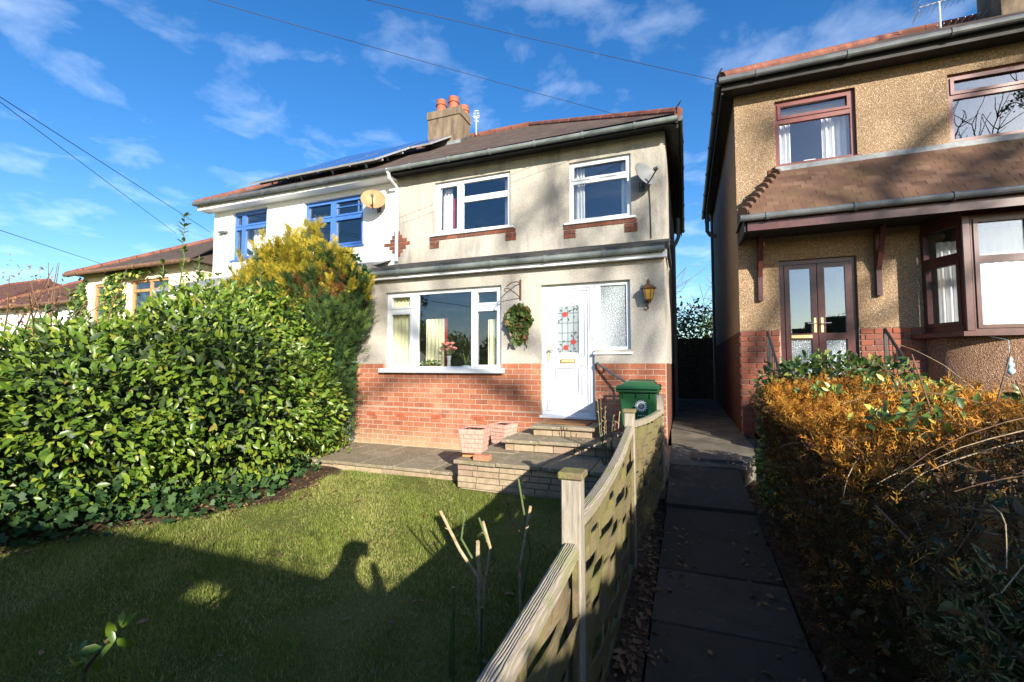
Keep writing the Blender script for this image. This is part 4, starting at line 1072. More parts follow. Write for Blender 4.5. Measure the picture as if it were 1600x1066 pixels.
def railing(x, label):
    r = thing('hand_railing', label, 'railing', (x, 7.3, -1.1), 'handrails of the right house steps')
    a, b = Vector((x, 7.66, .50)), Vector((x + .02, 6.82, -.18))
    MB().tube([a + Vector((0, .02, -.01)), a, b, b + Vector((0, -.05, -.06))], .019, 8).build('handrail', 'black_metal', r)
    box('post', 'black_metal', r, x - .016, x + .016, 7.645, 7.677, -.6, .495); box('post', 'black_metal', r, x + .0, x + .032, 6.86, 6.892, -1.1, -.14)
    MB().bar((x, 7.66, -.42), (x + .02, 6.87, -.98), .016, .016).build('bottom_rail', 'black_metal', r)
    for k in range(1, 8):
        f_ = k / 8; p = a.lerp(b, f_); MB().tube([(p.x, p.y, p.z), (p.x, p.y, p.z - .86)], .006, 6).build('baluster', 'black_metal', r)
railing(1.145, 'black iron handrail left of the maroon double doors')
railing(2.57, 'black iron handrail between the maroon double doors and bay')
om = MB().lathe((3.62, 7.2, -.12), [(.005, 0), (.035, .03), (.045, .06), (.02, .09), (.035, .11), (.04, .135), (.015, .16), (.028, .18), (.02, .21), (.004, .23)], 12).tube([(3.62, 7.2, .1), (3.62, 7.2, .3), (3.62, 7.6, .38)], .003, 5)
tag(om.build('hanging_ornament', 'ornament_blue', None, smooth=True), 'small pale blue ornament hanging under the bay window', 'ornament')
def yagi(name, loc, d, L, n, label, mast=.8, mat='metal_pale', r=.012):
    a = thing(name, label, 'aerial', loc); l = Vector(loc); d = Vector(d).normalized(); s = d.cross(Vector((0, 0, 1))).normalized(); top = l + Vector((0, 0, mast))
    MB().tube([l, top], r * 1.4, 6).build('mast', mat, a); MB().tube([top - d * L * .3, top + d * L * .7], r, 6).build('boom', mat, a)
    for i in range(n):
        p = top + d * (L * (.7 - i / n)); w = L * (.18 + .16 * i / n)
        MB().tube([p - s * w, p + s * w], r * .55, 5).build('element', mat, a)
    for sg in (1, -1): [MB().tube([top - d * (L * .3 + .02 * k) + Vector((0, 0, sg * .06 * L * k)) - s * .2 * L, top - d * (L * .3 + .02 * k) + Vector((0, 0, sg * .06 * L * k)) + s * .2 * L], r * .5, 5).build('reflector', mat, a) for k in range(1, 4)]
yagi('tv_aerial', (4.75, 10.9, 6.55), (1, -.1, .02), 1.0, 11, 'large comb-like aerial on the right house roof by its chimney', .55)
yagi('tv_aerial', (5.35, 11.2, 6.7), (-1, .05, 0), .8, 8, 'smaller aerial against the chimney at the top right edge', .05)
yagi('tv_aerial', (-5.45, 11.3, 6.55), (.5, -1, .1), .34, 5, 'small white aerial beside the chimney with orange pots', .55, 'white_paint', .009)

# ------------------------------------------------------------------ dishes, lamp, wreath, handrail
def dish(label, c, aim, r, mat, wall, squash=.92):
    d = thing('satellite_dish', label, 'satellite dish', (c[0], wall, c[2] - r)); c = Vector(c); aim = Vector(aim).normalized()
    q = aim.to_track_quat('Z', 'Y').to_matrix(); m = MB(); n, k = 28, 7
    for off in (0, -.008):
        b = len(m.v); m.v.append(tuple(c + q @ Vector((0, 0, off - .075))))
        for i in range(1, k + 1):
            for j in range(n):
                a = 2 * math.pi * j / n; rr_ = r * i / k
                m.v.append(tuple(c + q @ Vector((rr_ * math.cos(a), rr_ * math.sin(a) * squash, off - .075 + .075 * (i / k) ** 2))))
        for j in range(n):
            m.f.append((b, b + 1 + j, b + 1 + (j + 1) % n))
            for i in range(k - 1):
                a0 = b + 1 + i * n; m.f.append((a0 + j, a0 + n + j, a0 + n + (j + 1) % n, a0 + (j + 1) % n))
    m.build('reflector', mat, d, smooth=True)
    low = c + q @ Vector((0, -r * .9, -.02)); lnb = c + aim * r * 1.05 + q @ Vector((0, -r * .35, 0))
    MB().tube([low, lnb], .012, 8).build('feed_arm', 'black_metal', d)
    MB().tube([lnb + aim * .03, lnb - aim * .06 + q @ Vector((0, .03, 0))], .032, 10).build('receiver', 'black_metal' if mat == 'dish_tan' else 'dish_grey', d)
    back = c + q @ Vector((0, 0, -.09)); MB().tube([back, (back.x - .02, wall - .06, back.z - .10), (back.x - .02, wall, back.z - .10)], .02, 8).build('bracket', 'gutter_dark', d)
    MB().box(back.x - .07, back.x + .03, wall - .012, wall - .001, back.z - .19, back.z - .02).build('wall_plate', 'gutter_dark', d)
dish('grey satellite dish on the cream wall right of the upstairs window', (-.60, 8.02, 3.34), (.80, -.62, .30), .235, 'dish_grey', F2)
dish('rusty tan satellite dish on the white house beside the white downpipe', (-6.36, 8.00, 3.66), (.52, -.80, .16), .27, 'dish_tan', F2, .82)
cable('dish_cable', [(-.56, 8.28, 3.2), (-.55, 8.285, 2.9), (-.54, 8.285, 2.26)], .008, 'dark cable running down from the grey satellite dish')
lamp = thing('wall_lantern', 'amber glass carriage lantern on the wall right of the front door', 'lantern', (-.50, 6.9, .95))
lx, ly = -.50, 6.86
for k in range(6):
    a, b = [2 * math.pi * (k + e) / 6 for e in (0, 1)]
    P_ = [(lx + .055 * math.cos(a), ly + .055 * math.sin(a), .965), (lx + .055 * math.cos(b), ly + .055 * math.sin(b), .965), (lx + .085 * math.cos(b), ly + .085 * math.sin(b), 1.12), (lx + .085 * math.cos(a), ly + .085 * math.sin(a), 1.12)]
    MB().add(P_, [(0, 1, 2, 3)]).build('lantern_glass', 'amber_glass', lamp)
    MB().tube([P_[0], P_[3]], .006, 5).build('lantern_rib', 'rust_metal', lamp)
MB().lathe((lx, ly, 1.12), [(.115, 0), (.118, .012), (.07, .05), (.03, .075), (.02, .10), (.026, .115), (.012, .14), (.003, .155)], 6).build('lantern_cap', 'rust_metal', lamp)
MB().lathe((lx, ly, .945), [(.02, 0), (.058, .01), (.06, .022)], 6).build('lantern_base', 'rust_metal', lamp)
MB().tube([(lx, ly, .95), (lx, ly + .02, .92), (lx, ly + .09, .93), (lx, F1 - .015, .99)], .011, 6).build('lantern_bracket', 'rust_metal', lamp)
box('lantern_plate', 'rust_metal', lamp, lx - .03, lx + .03, F1 - .026, F1 - .013, .93, 1.10, bevel=.004)
hook = thing('basket_bracket', 'rusty wrought-iron hanging bracket beside the front door', 'bracket', (-2.55, 6.9, 1.05))
MB().box(-2.555, -2.53, F1 - .03, F1 - .013, 1.08, 1.42).build('back_plate', 'rust_metal', hook)
MB().tube([(-2.542, F1 - .03, 1.36), (-2.56, 6.88, 1.37), (-2.60, 6.72, 1.33), (-2.64, 6.60, 1.25)], .009, 6).build('arm', 'rust_metal', hook)
MB().tube([(-2.542, F1 - .03, 1.12), (-2.57, 6.86, 1.16), (-2.63, 6.64, 1.23), (-2.66, 6.57, 1.21), (-2.655, 6.55, 1.17), (-2.63, 6.565, 1.16)], .008, 6).build('scroll', 'rust_metal', hook)
wr_ = thing('wreath', 'leafy green christmas wreath with berries on the wall beside the door', 'wreath', (-2.55, 6.94, .42))
ring = [(-2.55 + .155 * math.cos(a), 6.93, .76 + .165 * math.sin(a)) for a in np.linspace(0, 2 * math.pi, 25)]
MB().tube(ring, .035, 6).build('wreath_ring', 'twig_brown', wr_)
n = 760; a = rng.uniform(0, 2 * math.pi, n); rad = np.sqrt(rng.random(n)) * .185
P = np.stack([-2.55 + rad * np.cos(a), 6.92 + rng.normal(0, .025, n), .76 + rad * 1.05 * np.sin(a)], 1)
k = rng.random(n) < .22; P[k] = np.stack([-2.54 + rng.normal(0, .06, k.sum()), 6.91 + rng.normal(0, .02, k.sum()), .52 + rng.normal(0, .06, k.sum())], 1)
D = unit(np.stack([np.cos(a), -.5 * np.ones(n), np.sin(a)], 1) + rng.normal(0, .6, (n, 3))); D[k] = unit(np.array([0, -.3, -1]) + rng.normal(0, .4, (k.sum(), 3)))
scatter('wreath_leaves', IVY, P, D, unit(np.array([0, -1, .3]) + rng.normal(0, .6, (n, 3))), rng.uniform(.05, .11, n), 'wreath_leaf', wr_, singles=60, part='wreath_leaf')
for i in range(12):
    a = random.uniform(0, 6.28); rr_ = random.gauss(.155, .03); c = (-2.55 + rr_ * math.cos(a), 6.87 + random.uniform(-.02, .02), .76 + rr_ * math.sin(a))
    MB().lathe(c, [(.003, -.014), (.013, -.006), (.013, .006), (.003, .014)], 7).build('berry', 'berry', wr_, smooth=True)
hr = thing('door_handrail', 'grey metal handrail sloping down from the door to the bin', 'handrail', (-1.1, 6.8, -1.18))
MB().tube([(-1.275, F1 - .01, .03), (-1.275, 6.94, .03), (-1.24, 6.90, .01), (-.80, 6.70, -.26)], .019, 8).build('rail', 'gutter_dark', hr)
MB().tube([(-.80, 6.70, -.26), (-.80, 6.70, -1.18)], .016, 8).build('rail_post', 'gutter_dark', hr)
MB().tube([(-1.17, F1 - .012, -.09), (-1.17, 6.92, -.09), (-1.18, 6.875, -.03)], .012, 8).build('rail_bracket', 'rust_metal', hr)

# ------------------------------------------------------------------ wheelie bin, planters, mat
bn = thing('wheelie_bin', 'green wheelie bin with white cog emblem standing by the house corner', 'wheelie bin', (-.68, 6.05, -1.18))
def taper(x0, x1, y0, y1, z0, X0, X1, Y0, Y1, z1):
    return MB().add([(x0, y0, z0), (x1, y0, z0), (x1, y1, z0), (x0, y1, z0), (X0, Y0, z1), (X1, Y0, z1), (X1, Y1, z1), (X0, Y1, z1)], [(0, 3, 2, 1), (4, 5, 6, 7), (0, 1, 5, 4), (1, 2, 6, 5), (2, 3, 7, 6), (3, 0, 4, 7)])
BIN0 = set(bpy.data.objects)
bd_ = taper(-.80, -.46, 5.82, 6.30, -1.14, -.86, -.40, 5.74, 6.36, -.30).build('bin_body', 'bin_green', bn, .02)
box('rim', 'bin_green', bd_, -.885, -.375, 5.70, 6.39, -.335, -.295, bevel=.012)
for i in range(3): box('rim_rib', 'bin_green', bd_, -.80 + i * .16, -.793 + i * .16, 5.725, 5.755, -.40, -.33)
lid = taper(-.895, -.365, 5.66, 6.42, -.292, -.87, -.39, 5.70, 6.40, -.245).build('lid', 'bin_green', bn, .012)
taper(-.84, -.42, 5.80, 6.38, -.246, -.80, -.46, 5.88, 6.34, -.205).build('lid_dome', 'bin_green', lid, .012)
MB().tube([(-.80, 6.44, -.21), (-.46, 6.44, -.21)], .016, 8).build('bin_handle', 'bin_green', bn)
for x in (-.76, -.50): MB().bar((x, 6.34, -.25), (x, 6.45, -.21), .03, .03).build('handle_lug', 'bin_green', bn)
for x in (-.84, -.44):
    MB().tube([(x - .03, 6.30, -1.08), (x + .03, 6.30, -1.08)], .10, 16).build('wheel', 'black_metal', bn)
def on_front(u, v, e=.006):                           # a point on the sloping front of the bin
    t = (v + 1.14) / .84; return (-.63 + u, 5.82 - .08 * t - e, v)
cx_, cz_ = .045, -.50; star = []
for i in range(32): r_ = .074 if i % 2 == 0 else .054; star += [(cx_ + r_ * math.cos(2 * math.pi * (i + d) / 32), cz_ + r_ * math.sin(2 * math.pi * (i + d) / 32)) for d in (-.28, .28)]
MB().poly([on_front(u, v, .004) for u, v in star][::-1]).build('emblem', 'white_paint', bd_)
MB().poly([on_front(cx_ + .036 * math.cos(a), cz_ + .036 * math.sin(a), .0055) for a in np.linspace(0, 2 * math.pi, 25)[:-1]][::-1]).build('emblem_disc', 'bin_green', bd_)
for s_ in (-.012, .012): MB().tube([on_front(cx_ + s_ + .011 * math.cos(a), cz_ + .010 * math.sin(a), .0065) for a in np.linspace(0, 2 * math.pi, 13)], .003, 5).build('emblem_loop', 'white_paint', bd_)
for z in (.021, -.021): MB().tube([on_front(cx_ - .02, cz_ + z, .0065), on_front(cx_ + .02, cz_ + z, .0065)], .003, 5).build('emblem_bar', 'white_paint', bd_)
for i, u in enumerate((-.04, -.012, .014, .04)): MB().tube([on_front(cx_ + u, cz_ - .115, .006), on_front(cx_ + u + .012, cz_ - .115, .006)], .006, 5).build('emblem_mark', 'white_paint', bd_)

for o in set(bpy.data.objects) - BIN0:
    if o.parent == bn: o.location.x += .06
bn.location.x += 0
def planter(label, c, rz, s=1.0):
    p = thing('planter', label, 'planter', c, 'square planters by the steps'); cx, cy, cz = c; q = Matrix.Rotation(rz, 4, 'Z'); bx = []
    def T(m): m.v = [tuple(q @ Vector((v[0] * s, v[1] * s, v[2] * s)) + Vector(c)) for v in m.v]; return m
    H = .30; w0, w1 = .125, .165
    ms = MB()
    for (a, z0), (b, z1) in (((w0, 0), (w1, H)), ((w1, H), (w1 - .03, H)), ((w1 - .03, H), (w1 - .035, H - .04))):
        for i in range(4):
            e, f_ = ((-1, -1), (1, -1), (1, 1), (-1, 1))[i], ((-1, -1), (1, -1), (1, 1), (-1, 1))[(i + 1) % 4]
            ms.quad((e[0] * a, e[1] * a, z0), (f_[0] * a, f_[1] * a, z0), (f_[0] * b, f_[1] * b, z1), (e[0] * b, e[1] * b, z1))
    ms.quad((-w0, -w0, 0), (-w0, w0, 0), (w0, w0, 0), (w0, -w0, 0))
    T(ms).build('pot_body', 'pink_planter', p, weld=True)
    for f_ in range(4):                               # moulded brick pattern on every face
        qf = Matrix.Rotation(f_ * math.pi / 2, 4, 'Z')
        for r_ in range(5):
            z = .035 + r_ * .057; hw = w0 + (w1 - w0) * z / H; nb_ = 3
            for k in range(nb_ + (r_ % 2)):
                x0 = -hw + (2 * hw / nb_) * (k - (.5 if r_ % 2 else 0)); x1 = x0 + 2 * hw / nb_; x0, x1 = max(x0, -hw) + .004, min(x1, hw) - .004
                if x1 - x0 < .02: continue
                mm = MB().box(x0, x1, -hw - .009, -hw + .01, z - .024, z + .024); mm.v = [tuple(qf @ Vector(v)) for v in mm.v]
                T(mm).build('moulded_brick', 'pink_planter', p, .004 * s)
    T(MB().box(-w1 + .034, w1 - .034, -w1 + .034, w1 - .034, H - .06, H - .012)).build('compost', 'soil', p)
    n = 26; Pp = np.array(c) + np.stack([rng.uniform(-.12, .12, n), rng.uniform(-.12, .12, n), np.full(n, H - .025)], 1) * s
    scatter('seedlings', SMALL, Pp, unit(np.array([0, 0, .5]) + rng.normal(0, .6, (n, 3))), unit(rng.normal(0, 1, (n, 3))), rng.uniform(.02, .045, n), 'dead_leaf', p)
planter('pink brick-pattern planter raised on a loose brick at the terrace corner', (-2.56, 5.30, -1.105), .12)
planter('pink brick-pattern planter standing against the side of the steps', (-2.62, 6.42, -1.178), -.25, .98)
tag(MB().box(-2.49, -2.28, 5.10, 5.21, -1.178, -1.105).build('loose_brick', 'brick_orange', None, .006), 'loose brick propping up the front planter', 'brick')
tag(MB().box(-2.72, -2.52, 5.26, 5.37, -1.178, -1.108).build('loose_brick', 'wood_tan', None, .006), 'tan block under the back of the front planter', 'brick')
tag(box('doormat', 'mat_brown', None, -2.02, -1.34, 6.50, 6.94, -.870, -.852, bevel=.006), 'brown bristle doormat on the top step', 'doormat')
# plants on the inner sill
fl = thing('flower_vase', 'pink flowers in a clear vase inside the front window', 'flowers', (-3.98, 7.32, -.05))
MB().lathe((-3.98, 7.17, -.05), [(.03, 0), (.035, .02), (.028, .12), (.04, .22)], 12).build('vase', 'white_paint', fl)
for i in range(15):
    a = random.uniform(0, 6.28); r_ = random.uniform(.02, .17); tp = (-3.98 + r_ * math.cos(a), 7.17 + .4 * r_ * math.sin(a), .27 + random.uniform(0, .14))
    MB().tube([(-3.98, 7.17, .12), tp], .004, 4).build('stem', 'cane_green', fl)
    MB().lathe(tp, [(.006, -.02), (.03, 0), (.036, .014), (.02, .028), (.004, .02)], 8).build('flower', 'pink_petal', fl)
hy = thing('potted_hyacinth', 'green potted bulb plant with dark bud inside the front window', 'pot plant', (-3.60, 7.17, -.05))
MB().lathe((-3.62, 7.17, -.05), [(.07, 0), (.09, .02), (.10, .05)], 14).build('bowl', 'vase_green', hy)
for i in range(9):
    a = random.uniform(0, 6.28); L_ = random.uniform(.16, .27); b = Vector((-3.64, 7.17, 0)); e = b + Vector((.12 * math.cos(a), .06 * math.sin(a), L_))
    MB().bar(b, b.lerp(e, .6) + Vector((0, 0, .02)), .022, .004).bar(b.lerp(e, .6) + Vector((0, 0, .02)), e, .014, .003).build('blade', 'cane_green', hy)
MB().tube([(-3.60, 7.17, 0), (-3.54, 7.17, .14)], .008, 6).build('stem', 'cane_green', hy)
MB().lathe((-3.53, 7.17, .13), [(.01, 0), (.035, .03), (.04, .08), (.02, .13), (.004, .15)], 10).build('bud', 'purple_petal', hy)
sp = thing('sill_plant', 'small pale green leafy plant low in the front window', 'pot plant', (-4.35, 7.3, -.05))
MB().lathe((-4.35, 7.17, -.05), [(.05, 0), (.06, .05)], 10).build('pot', 'terracotta', sp)
n = 60; P = np.array((-4.35, 7.17, .02)) + rng.normal(0, (.09, .03, .035), (n, 3))
scatter('leaves', SMALL, P, unit(rng.normal(0, 1, (n, 3)) + (0, -.3, .6)), unit(rng.normal(0, .5, (n, 3)) + (0, -1, .5)), rng.uniform(.05, .09, n), 'shrub_leaf', sp)

# ------------------------------------------------------------------ woven fence along the path
fence = thing('woven_fence', 'weathered mossy woven timber fence between lawn and path', 'fence', (-.38, 2.5, -1.5))
POSTS = [(-.40, -.20, -.40), (-.40, 1.66, -.385), (-.405, 3.50, -.325), (-.285, 5.36, -.305)]
for i, (x, y, zt) in enumerate(POSTS):
    p = MB().box(x - .036, x + .036, y - .036, y + .036, -1.62, zt - .03).build('post', 'post_wood', fence, .004)
    if i < 3: box('post_cap', 'fence_wood', p, x - .047, x + .047, y - .047, y + .047, zt - .029, zt - .003, bevel=.005)
TOPS = [(-.645, -.645), (-.565, -.455), (-.43, -.50)]
BOTS = [-1.50, -1.46, -1.36]
for pi in range(3):
    A, B = Vector((*POSTS[pi][:2], 0)), Vector((*POSTS[pi + 1][:2], 0)); d = (B - A).normalized(); A = A + d * .038; B = B - d * .038; L_ = (B - A).length; sd = Vector((d.y, -d.x, 0))
    z0, z1 = TOPS[pi]; zb = BOTS[pi]
    def top(u): return z0 + (z1 - z0) * u - (.06 if pi == 1 else .02) * 4 * u * (1 - u)
    n = 16; rail = MB()
    for s_, w, hh in ((0, .062, .038),):
        prof = [(-w / 2, -hh), (w / 2, -hh), (w / 2, -.008), (w * .3, .006), (-w * .3, .006), (-w / 2, -.008)]
        for i in range(n + 1):
            u = i / n; c = A.lerp(B, u); z = top(u)
            rail.v += [(c.x + sd.x * a, c.y + sd.y * a, z + b) for a, b in prof]
        k = len(prof)
        for i in range(n):
            for j in range(k): rail.f.append((i * k + j, i * k + (j + 1) % k, (i + 1) * k + (j + 1) % k, (i + 1) * k + j))
        rail.f += [tuple(range(k))[::-1], tuple(n * k + j for j in range(k))]
    rail.build('top_rail', 'rail_wood', fence)
    for e in (0.012, .988):                           # end battens each side
        c = A.lerp(B, e)
        for s_ in (-.022, .022): MB().bar((c.x + sd.x * s_, c.y + sd.y * s_, zb), (c.x + sd.x * s_, c.y + sd.y * s_, top(e) - .045), .03, .016, tuple(sd)).build('end_batten', 'fence_wood', fence)
    NB = 7
    for k in range(1, NB):
        c = A.lerp(B, k / NB); MB().bar((c.x, c.y, zb - .02), (c.x, c.y, top(k / NB) - .05), .034, .010, tuple(sd)).build('batten', 'fence_wood', fence)
    rows_ = int((min(z0, z1) - .055 - zb) / .086)
    for r_ in range(rows_ + (1 if pi else 0)):
        m = MB(); ns = 28; hh = random.uniform(.102, .116); amp = random.uniform(.012, .018); sag = random.gauss(0, .010) - (.022 if random.random() < .22 else 0); sag2 = random.gauss(0, .008); ph = math.pi * (r_ % 2) + random.gauss(0, .35); tw = random.gauss(.10, .10)
        for i in range(ns + 1):
            u = .012 + .976 * i / ns; c = A.lerp(B, u); off = amp * math.sin(u * NB * math.pi + ph)
            zt_ = top(u) - .052 - r_ * .086 + sag * math.sin(u * math.pi) + sag2 * math.sin(u * 2 * math.pi) + .006 * math.sin(u * NB * math.pi + ph + .6)
            for a, z in ((off - .004, zt_ - hh), (off + .004, zt_ - hh), (off + .004 + tw * .1, zt_), (off - .004 + tw * .1, zt_)):
                m.v.append((c.x + sd.x * a, c.y + sd.y * a, z))
        for i in range(ns):
            for j in range(4): m.f.append((i * 4 + j, i * 4 + (j + 1) % 4, i * 4 + 4 + (j + 1) % 4, i * 4 + 4 + j))
        m.f += [(3, 2, 1, 0), tuple(ns * 4 + j for j in range(4))]
        m.build('slat', 'fence_wood', fence)
    MB().bar((A.x, A.y, zb + .0), (B.x, B.y, zb + .0), .045, .04).build('bottom_rail', 'fence_wood', fence)
MB().tube([(-.285, 5.32, -.55), (-.27, 5.31, -.53), (-.25, 5.31, -.56)], .012, 6).build('gate_hook', 'black_metal', fence)
box('gate_post', 'post_wood', fence, -.33, -.25, 5.44, 5.53, -1.5, -.36, bevel=.006)

# ------------------------------------------------------------------ planting
def stems(name, base, n, L, spread, r, mat, parent, up=(0, 0, 1), bend=.25):
    """each stem a part of its own"""
    out = []
    for i in range(n):
        b = Vector(base) + Vector((random.gauss(0, spread * .25), random.gauss(0, spread * .25), 0)); d = (Vector(up) + Vector((random.gauss(0, spread), random.gauss(0, spread), 0))).normalized()
        l_ = L * random.uniform(.6, 1.0); pts = [b]; 
        for k in range(5): d = (d + Vector((random.gauss(0, bend), random.gauss(0, bend), random.gauss(0, bend * .6))) * .35).normalized(); pts.append(pts[-1] + d * l_ / 5)
        MB().tube(pts, [r * (1 - .10 * k) for k in range(6)], 6).build(name, mat, parent); out.append(pts)
    return out

def bush(name, label, cat, E, n, mat, leaf, size, singles=0, depth=.12, up=.5, droop=-.15, spread=.55, trunks=5, keep=None, group=None, part='leaf', parent=None, rnd=None):
    E = np.array(E, float); b = (E[:, 0].mean(), E[:, 1].mean(), LZ)
    t = parent or thing(name, label, cat, b, group)
    P, N = lumps(E, n, depth, keep=keep)
    D = unit(N * .8 + np.array([0, 0, droop]) + rng.normal(0, spread, P.shape)); NN = unit(N * .45 + np.array([0.40, -.5, up]) + rng.normal(0, .42, P.shape))
    scatter(part + '_mass', leaf, P, D, NN, rng.uniform(*size, n), mat, t, singles=singles, part=part, rnd=None if rnd is None else rnd(P))
    if trunks:
        for e in E[:trunks]:
            c = Vector(e[:3]); f = Vector((b[0] * .4 + c.x * .6, b[1] * .4 + c.y * .6, LZ - .05))
            MB().tube([f, f.lerp(c, .5) + Vector((random.gauss(0, .1), random.gauss(0, .1), 0)), c], [.05, .035, .015], 6).build('branch', 'bark_dark', t)
    return t

LAUREL = [(-6.05, 4.10, -.45, 1.62, 1.30, 1.35), (-6.45, 3.0, -.65, 1.5, 1.2, 1.15), (-6.75, 4.75, .05, 1.05, .95, 1.30), (-6.6, 1.75, -.85, 1.15, 1.1, .95), (-6.5, 5.6, -.1, 1.0, .85, 1.35),
          (-7.1, 3.7, -.35, 1.1, 1.0, .98), (-5.75, 5.3, -.75, .75, .85, .85), (-7.3, 2.6, -.6, 1.0, .9, .95)]
lau = bush('laurel_shrub', 'big glossy yellow-green laurel shrub filling the left of the lawn', 'shrub', LAUREL, 27000, 'laurel_leaf', LEAF, (.055, .12), 300, .17, trunks=8,
           keep=lambda p: (p[:, 2] > LZ) & (p[:, 1] > .4) & ((np.sin(p[:, 1] * 5.2 + 2 * np.sin(p[:, 2] * 3.1)) * np.sin(p[:, 2] * 5.7 + 1.7 * np.sin(p[:, 1] * 2.7 + p[:, 0])) > -.45) | (rng.random(len(p)) < .25)))
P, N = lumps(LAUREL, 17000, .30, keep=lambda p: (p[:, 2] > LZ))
scatter('inner_leaf_mass', LEAF, P * .85 + np.array([-6.6, 3.9, -.3]) * .15, unit(rng.normal(0, 1, P.shape)), unit(rng.normal(0, 1, P.shape)), rng.uniform(.12, .19, len(P)), 'dark_leaf', lau)  # inside leaves in a darker colour to deepen the shrub's shade
for bx, by, bz, h in ((-7.15, 4.55, .95, 1.35), (-7.35, 4.4, .8, .75), (-7.1, 3.2, .30, .62), (-7.5, 3.6, .3, .45), (-6.3, 5.2, 1.0, .5), (-6.9, 2.9, .2, .5), (-7.0, 4.7, 1.1, .6), (-6.6, 2.3, -.1, .5)):     # tall shoots
    pts = [Vector((bx + .02 * math.sin(5 * k), by + .02 * math.cos(4 * k), bz + h * k / 6)) for k in range(7)]
    MB().tube(pts, [.013 - .0012 * k for k in range(7)], 5).build('shoot', 'cane_green', lau)
    n = int(40 * h); u = rng.random(n); a = rng.uniform(0, 6.28, n); P = np.stack([np.full(n, bx), np.full(n, by), bz + h * u], 1)
    D = unit(np.stack([np.cos(a), np.sin(a), .7 + 0 * a], 1)); scatter('shoot_leaves', LEAF, P, D, unit(np.stack([-.4 * np.cos(a), -.4 * np.sin(a), 1 + 0 * a], 1)), rng.uniform(.08, .14, n), 'laurel_leaf', lau)

bush('ground_ivy', 'dark ivy spreading over the foot of the laurel at lower left', 'ivy', [(-5.85, 2.0, -1.45, .65, .9, .55), (-5.35, 2.9, -1.5, .5, .7, .35), (-6.0, 1.1, -1.45, .7, .7, .5), (-4.8, 3.7, -1.52, .35, .7, .22), (-5.2, 4.7, -1.52, .35, .6, .2)], 3400, 'ivy_leaf', IVY, (.05, .095), 200, .25, trunks=0, keep=lambda p: p[:, 2] > LZ)

GOLD = [(-6.95, 6.5, .75, 1.5, .85, 1.1), (-6.3, 6.45, .95, .95, .75, .85), (-7.6, 6.5, 1.0, .8, .7, .75), (-6.9, 6.4, 1.35, .55, .5, .75), (-6.2, 6.4, 1.4, .4, .4, .66), (-7.35, 6.4, 1.5, .32, .32, .62),
        (-6.62, 6.3, 1.85, .18, .2, .55), (-7.0, 6.35, 1.85, .2, .2, .55), (-5.75, 6.4, 1.3, .38, .38, .52), (-6.28, 6.25, 1.85, .15, .16, .48), (-7.9, 6.4, 1.35, .3, .3, .55), (-5.95, 6.3, 1.7, .14, .14, .45), (-7.55, 6.35, 1.75, .16, .18, .45),
        (-7.2, 6.3, 1.9, .13, .14, .42), (-6.45, 6.2, 1.7, .13, .14, .5), (-6.8, 6.2, 1.75, .12, .14, .5), (-8.2, 6.4, 1.3, .2, .2, .4)]
con = thing('golden_conifer', 'golden-tipped conifer with brown patches in front of the white house', 'conifer', (-6.9, 6.5, LZ))
P, N = lumps(GOLD, 11500, .14)
u = (P[:, 2] - .7) / 1.6 + rng.normal(0, .25, len(P)) + .3 * np.sin(P[:, 0] * 4.3 + P[:, 2] * 3)
br = (np.hypot(P[:, 0] + 5.75, P[:, 2] - 1.3) < .30) | (np.hypot(P[:, 0] + 6.3, P[:, 2] - 1.3) < .24)
br &= rng.random(len(P)) < .40
D = unit(N * .6 + np.array([0, -.1, .9]) + rng.normal(0, .3, P.shape)); NN = unit(N + rng.normal(0, .6, P.shape)); S = rng.uniform(.12, .24, len(P))
for sel, mt, nm in ((br, 'conifer_brown', 'brown_sprays'), ((u > .62) & ~br, 'conifer_gold', 'gold_sprays'), ((u <= .62) & ~br, 'conifer_green', 'green_sprays')):
    scatter(nm, SPRAY, P[sel], D[sel], NN[sel], S[sel], mt, con)
PB, PN = lumps(GOLD, 110, .03, keep=lambda p: (p[:, 2] > .55) & (p[:, 1] < 6.75)); PD = unit(PN * .55 + np.array([.05, -.12, .95]) + rng.normal(0, .12, PN.shape))
k = 60; tt = rng.random((110, k)) ** .8; LL = rng.uniform(.28, .55, (110, 1)) * np.clip((PB[:, 2:3] + .2) / 2.0, .5, 1)
PP = PB[:, None] + PD[:, None] * (tt * LL)[:, :, None] + rng.normal(0, 1, (110, k, 3)) * (.05 * (1.1 - tt))[:, :, None] - PD[:, None] * .1
DD = unit((PD[:, None] + rng.normal(0, .42, (110, k, 3))).reshape(-1, 3)); PP = PP.reshape(-1, 3); gold = (np.repeat((PB[:, 2] - .75) / 1.2 + rng.normal(0, .2, 110), k) + .3 * tt.reshape(-1)) > .66
for sel, mt, nm in ((gold, 'conifer_gold', 'gold_plumes'), (~gold, 'conifer_green', 'green_plumes')):
    scatter(nm, SPRAY, PP[sel], DD[sel], unit(rng.normal(0, 1, PP[sel].shape) + (.4, -.6, .3)), rng.uniform(.09, .17, sel.sum()), mt, con)
MB().tube([(-6.9, 6.55, LZ), (-6.85, 6.5, .5), (-6.8, 6.45, 2.2)], [.12, .08, .02], 8).build('trunk', 'bark_dark', con)
gc = thing('green_conifer', 'dark green feathery conifer between laurel and house wall', 'conifer', (-6.1, 6.2, LZ))
P, N = lumps([(-6.05, 6.15, -.1, .62, .6, 1.35), (-6.3, 6.0, .5, .7, .6, 1.0), (-5.85, 6.3, -.7, .4, .45, .75)], 4200, .2)
scatter('green_sprays', SPRAY, P, unit(N * .7 + np.array([.1, -.2, .3]) + rng.normal(0, .4, P.shape)), unit(N + rng.normal(0, .5, P.shape)), rng.uniform(.10, .2, len(P)), 'conifer_green', gc)
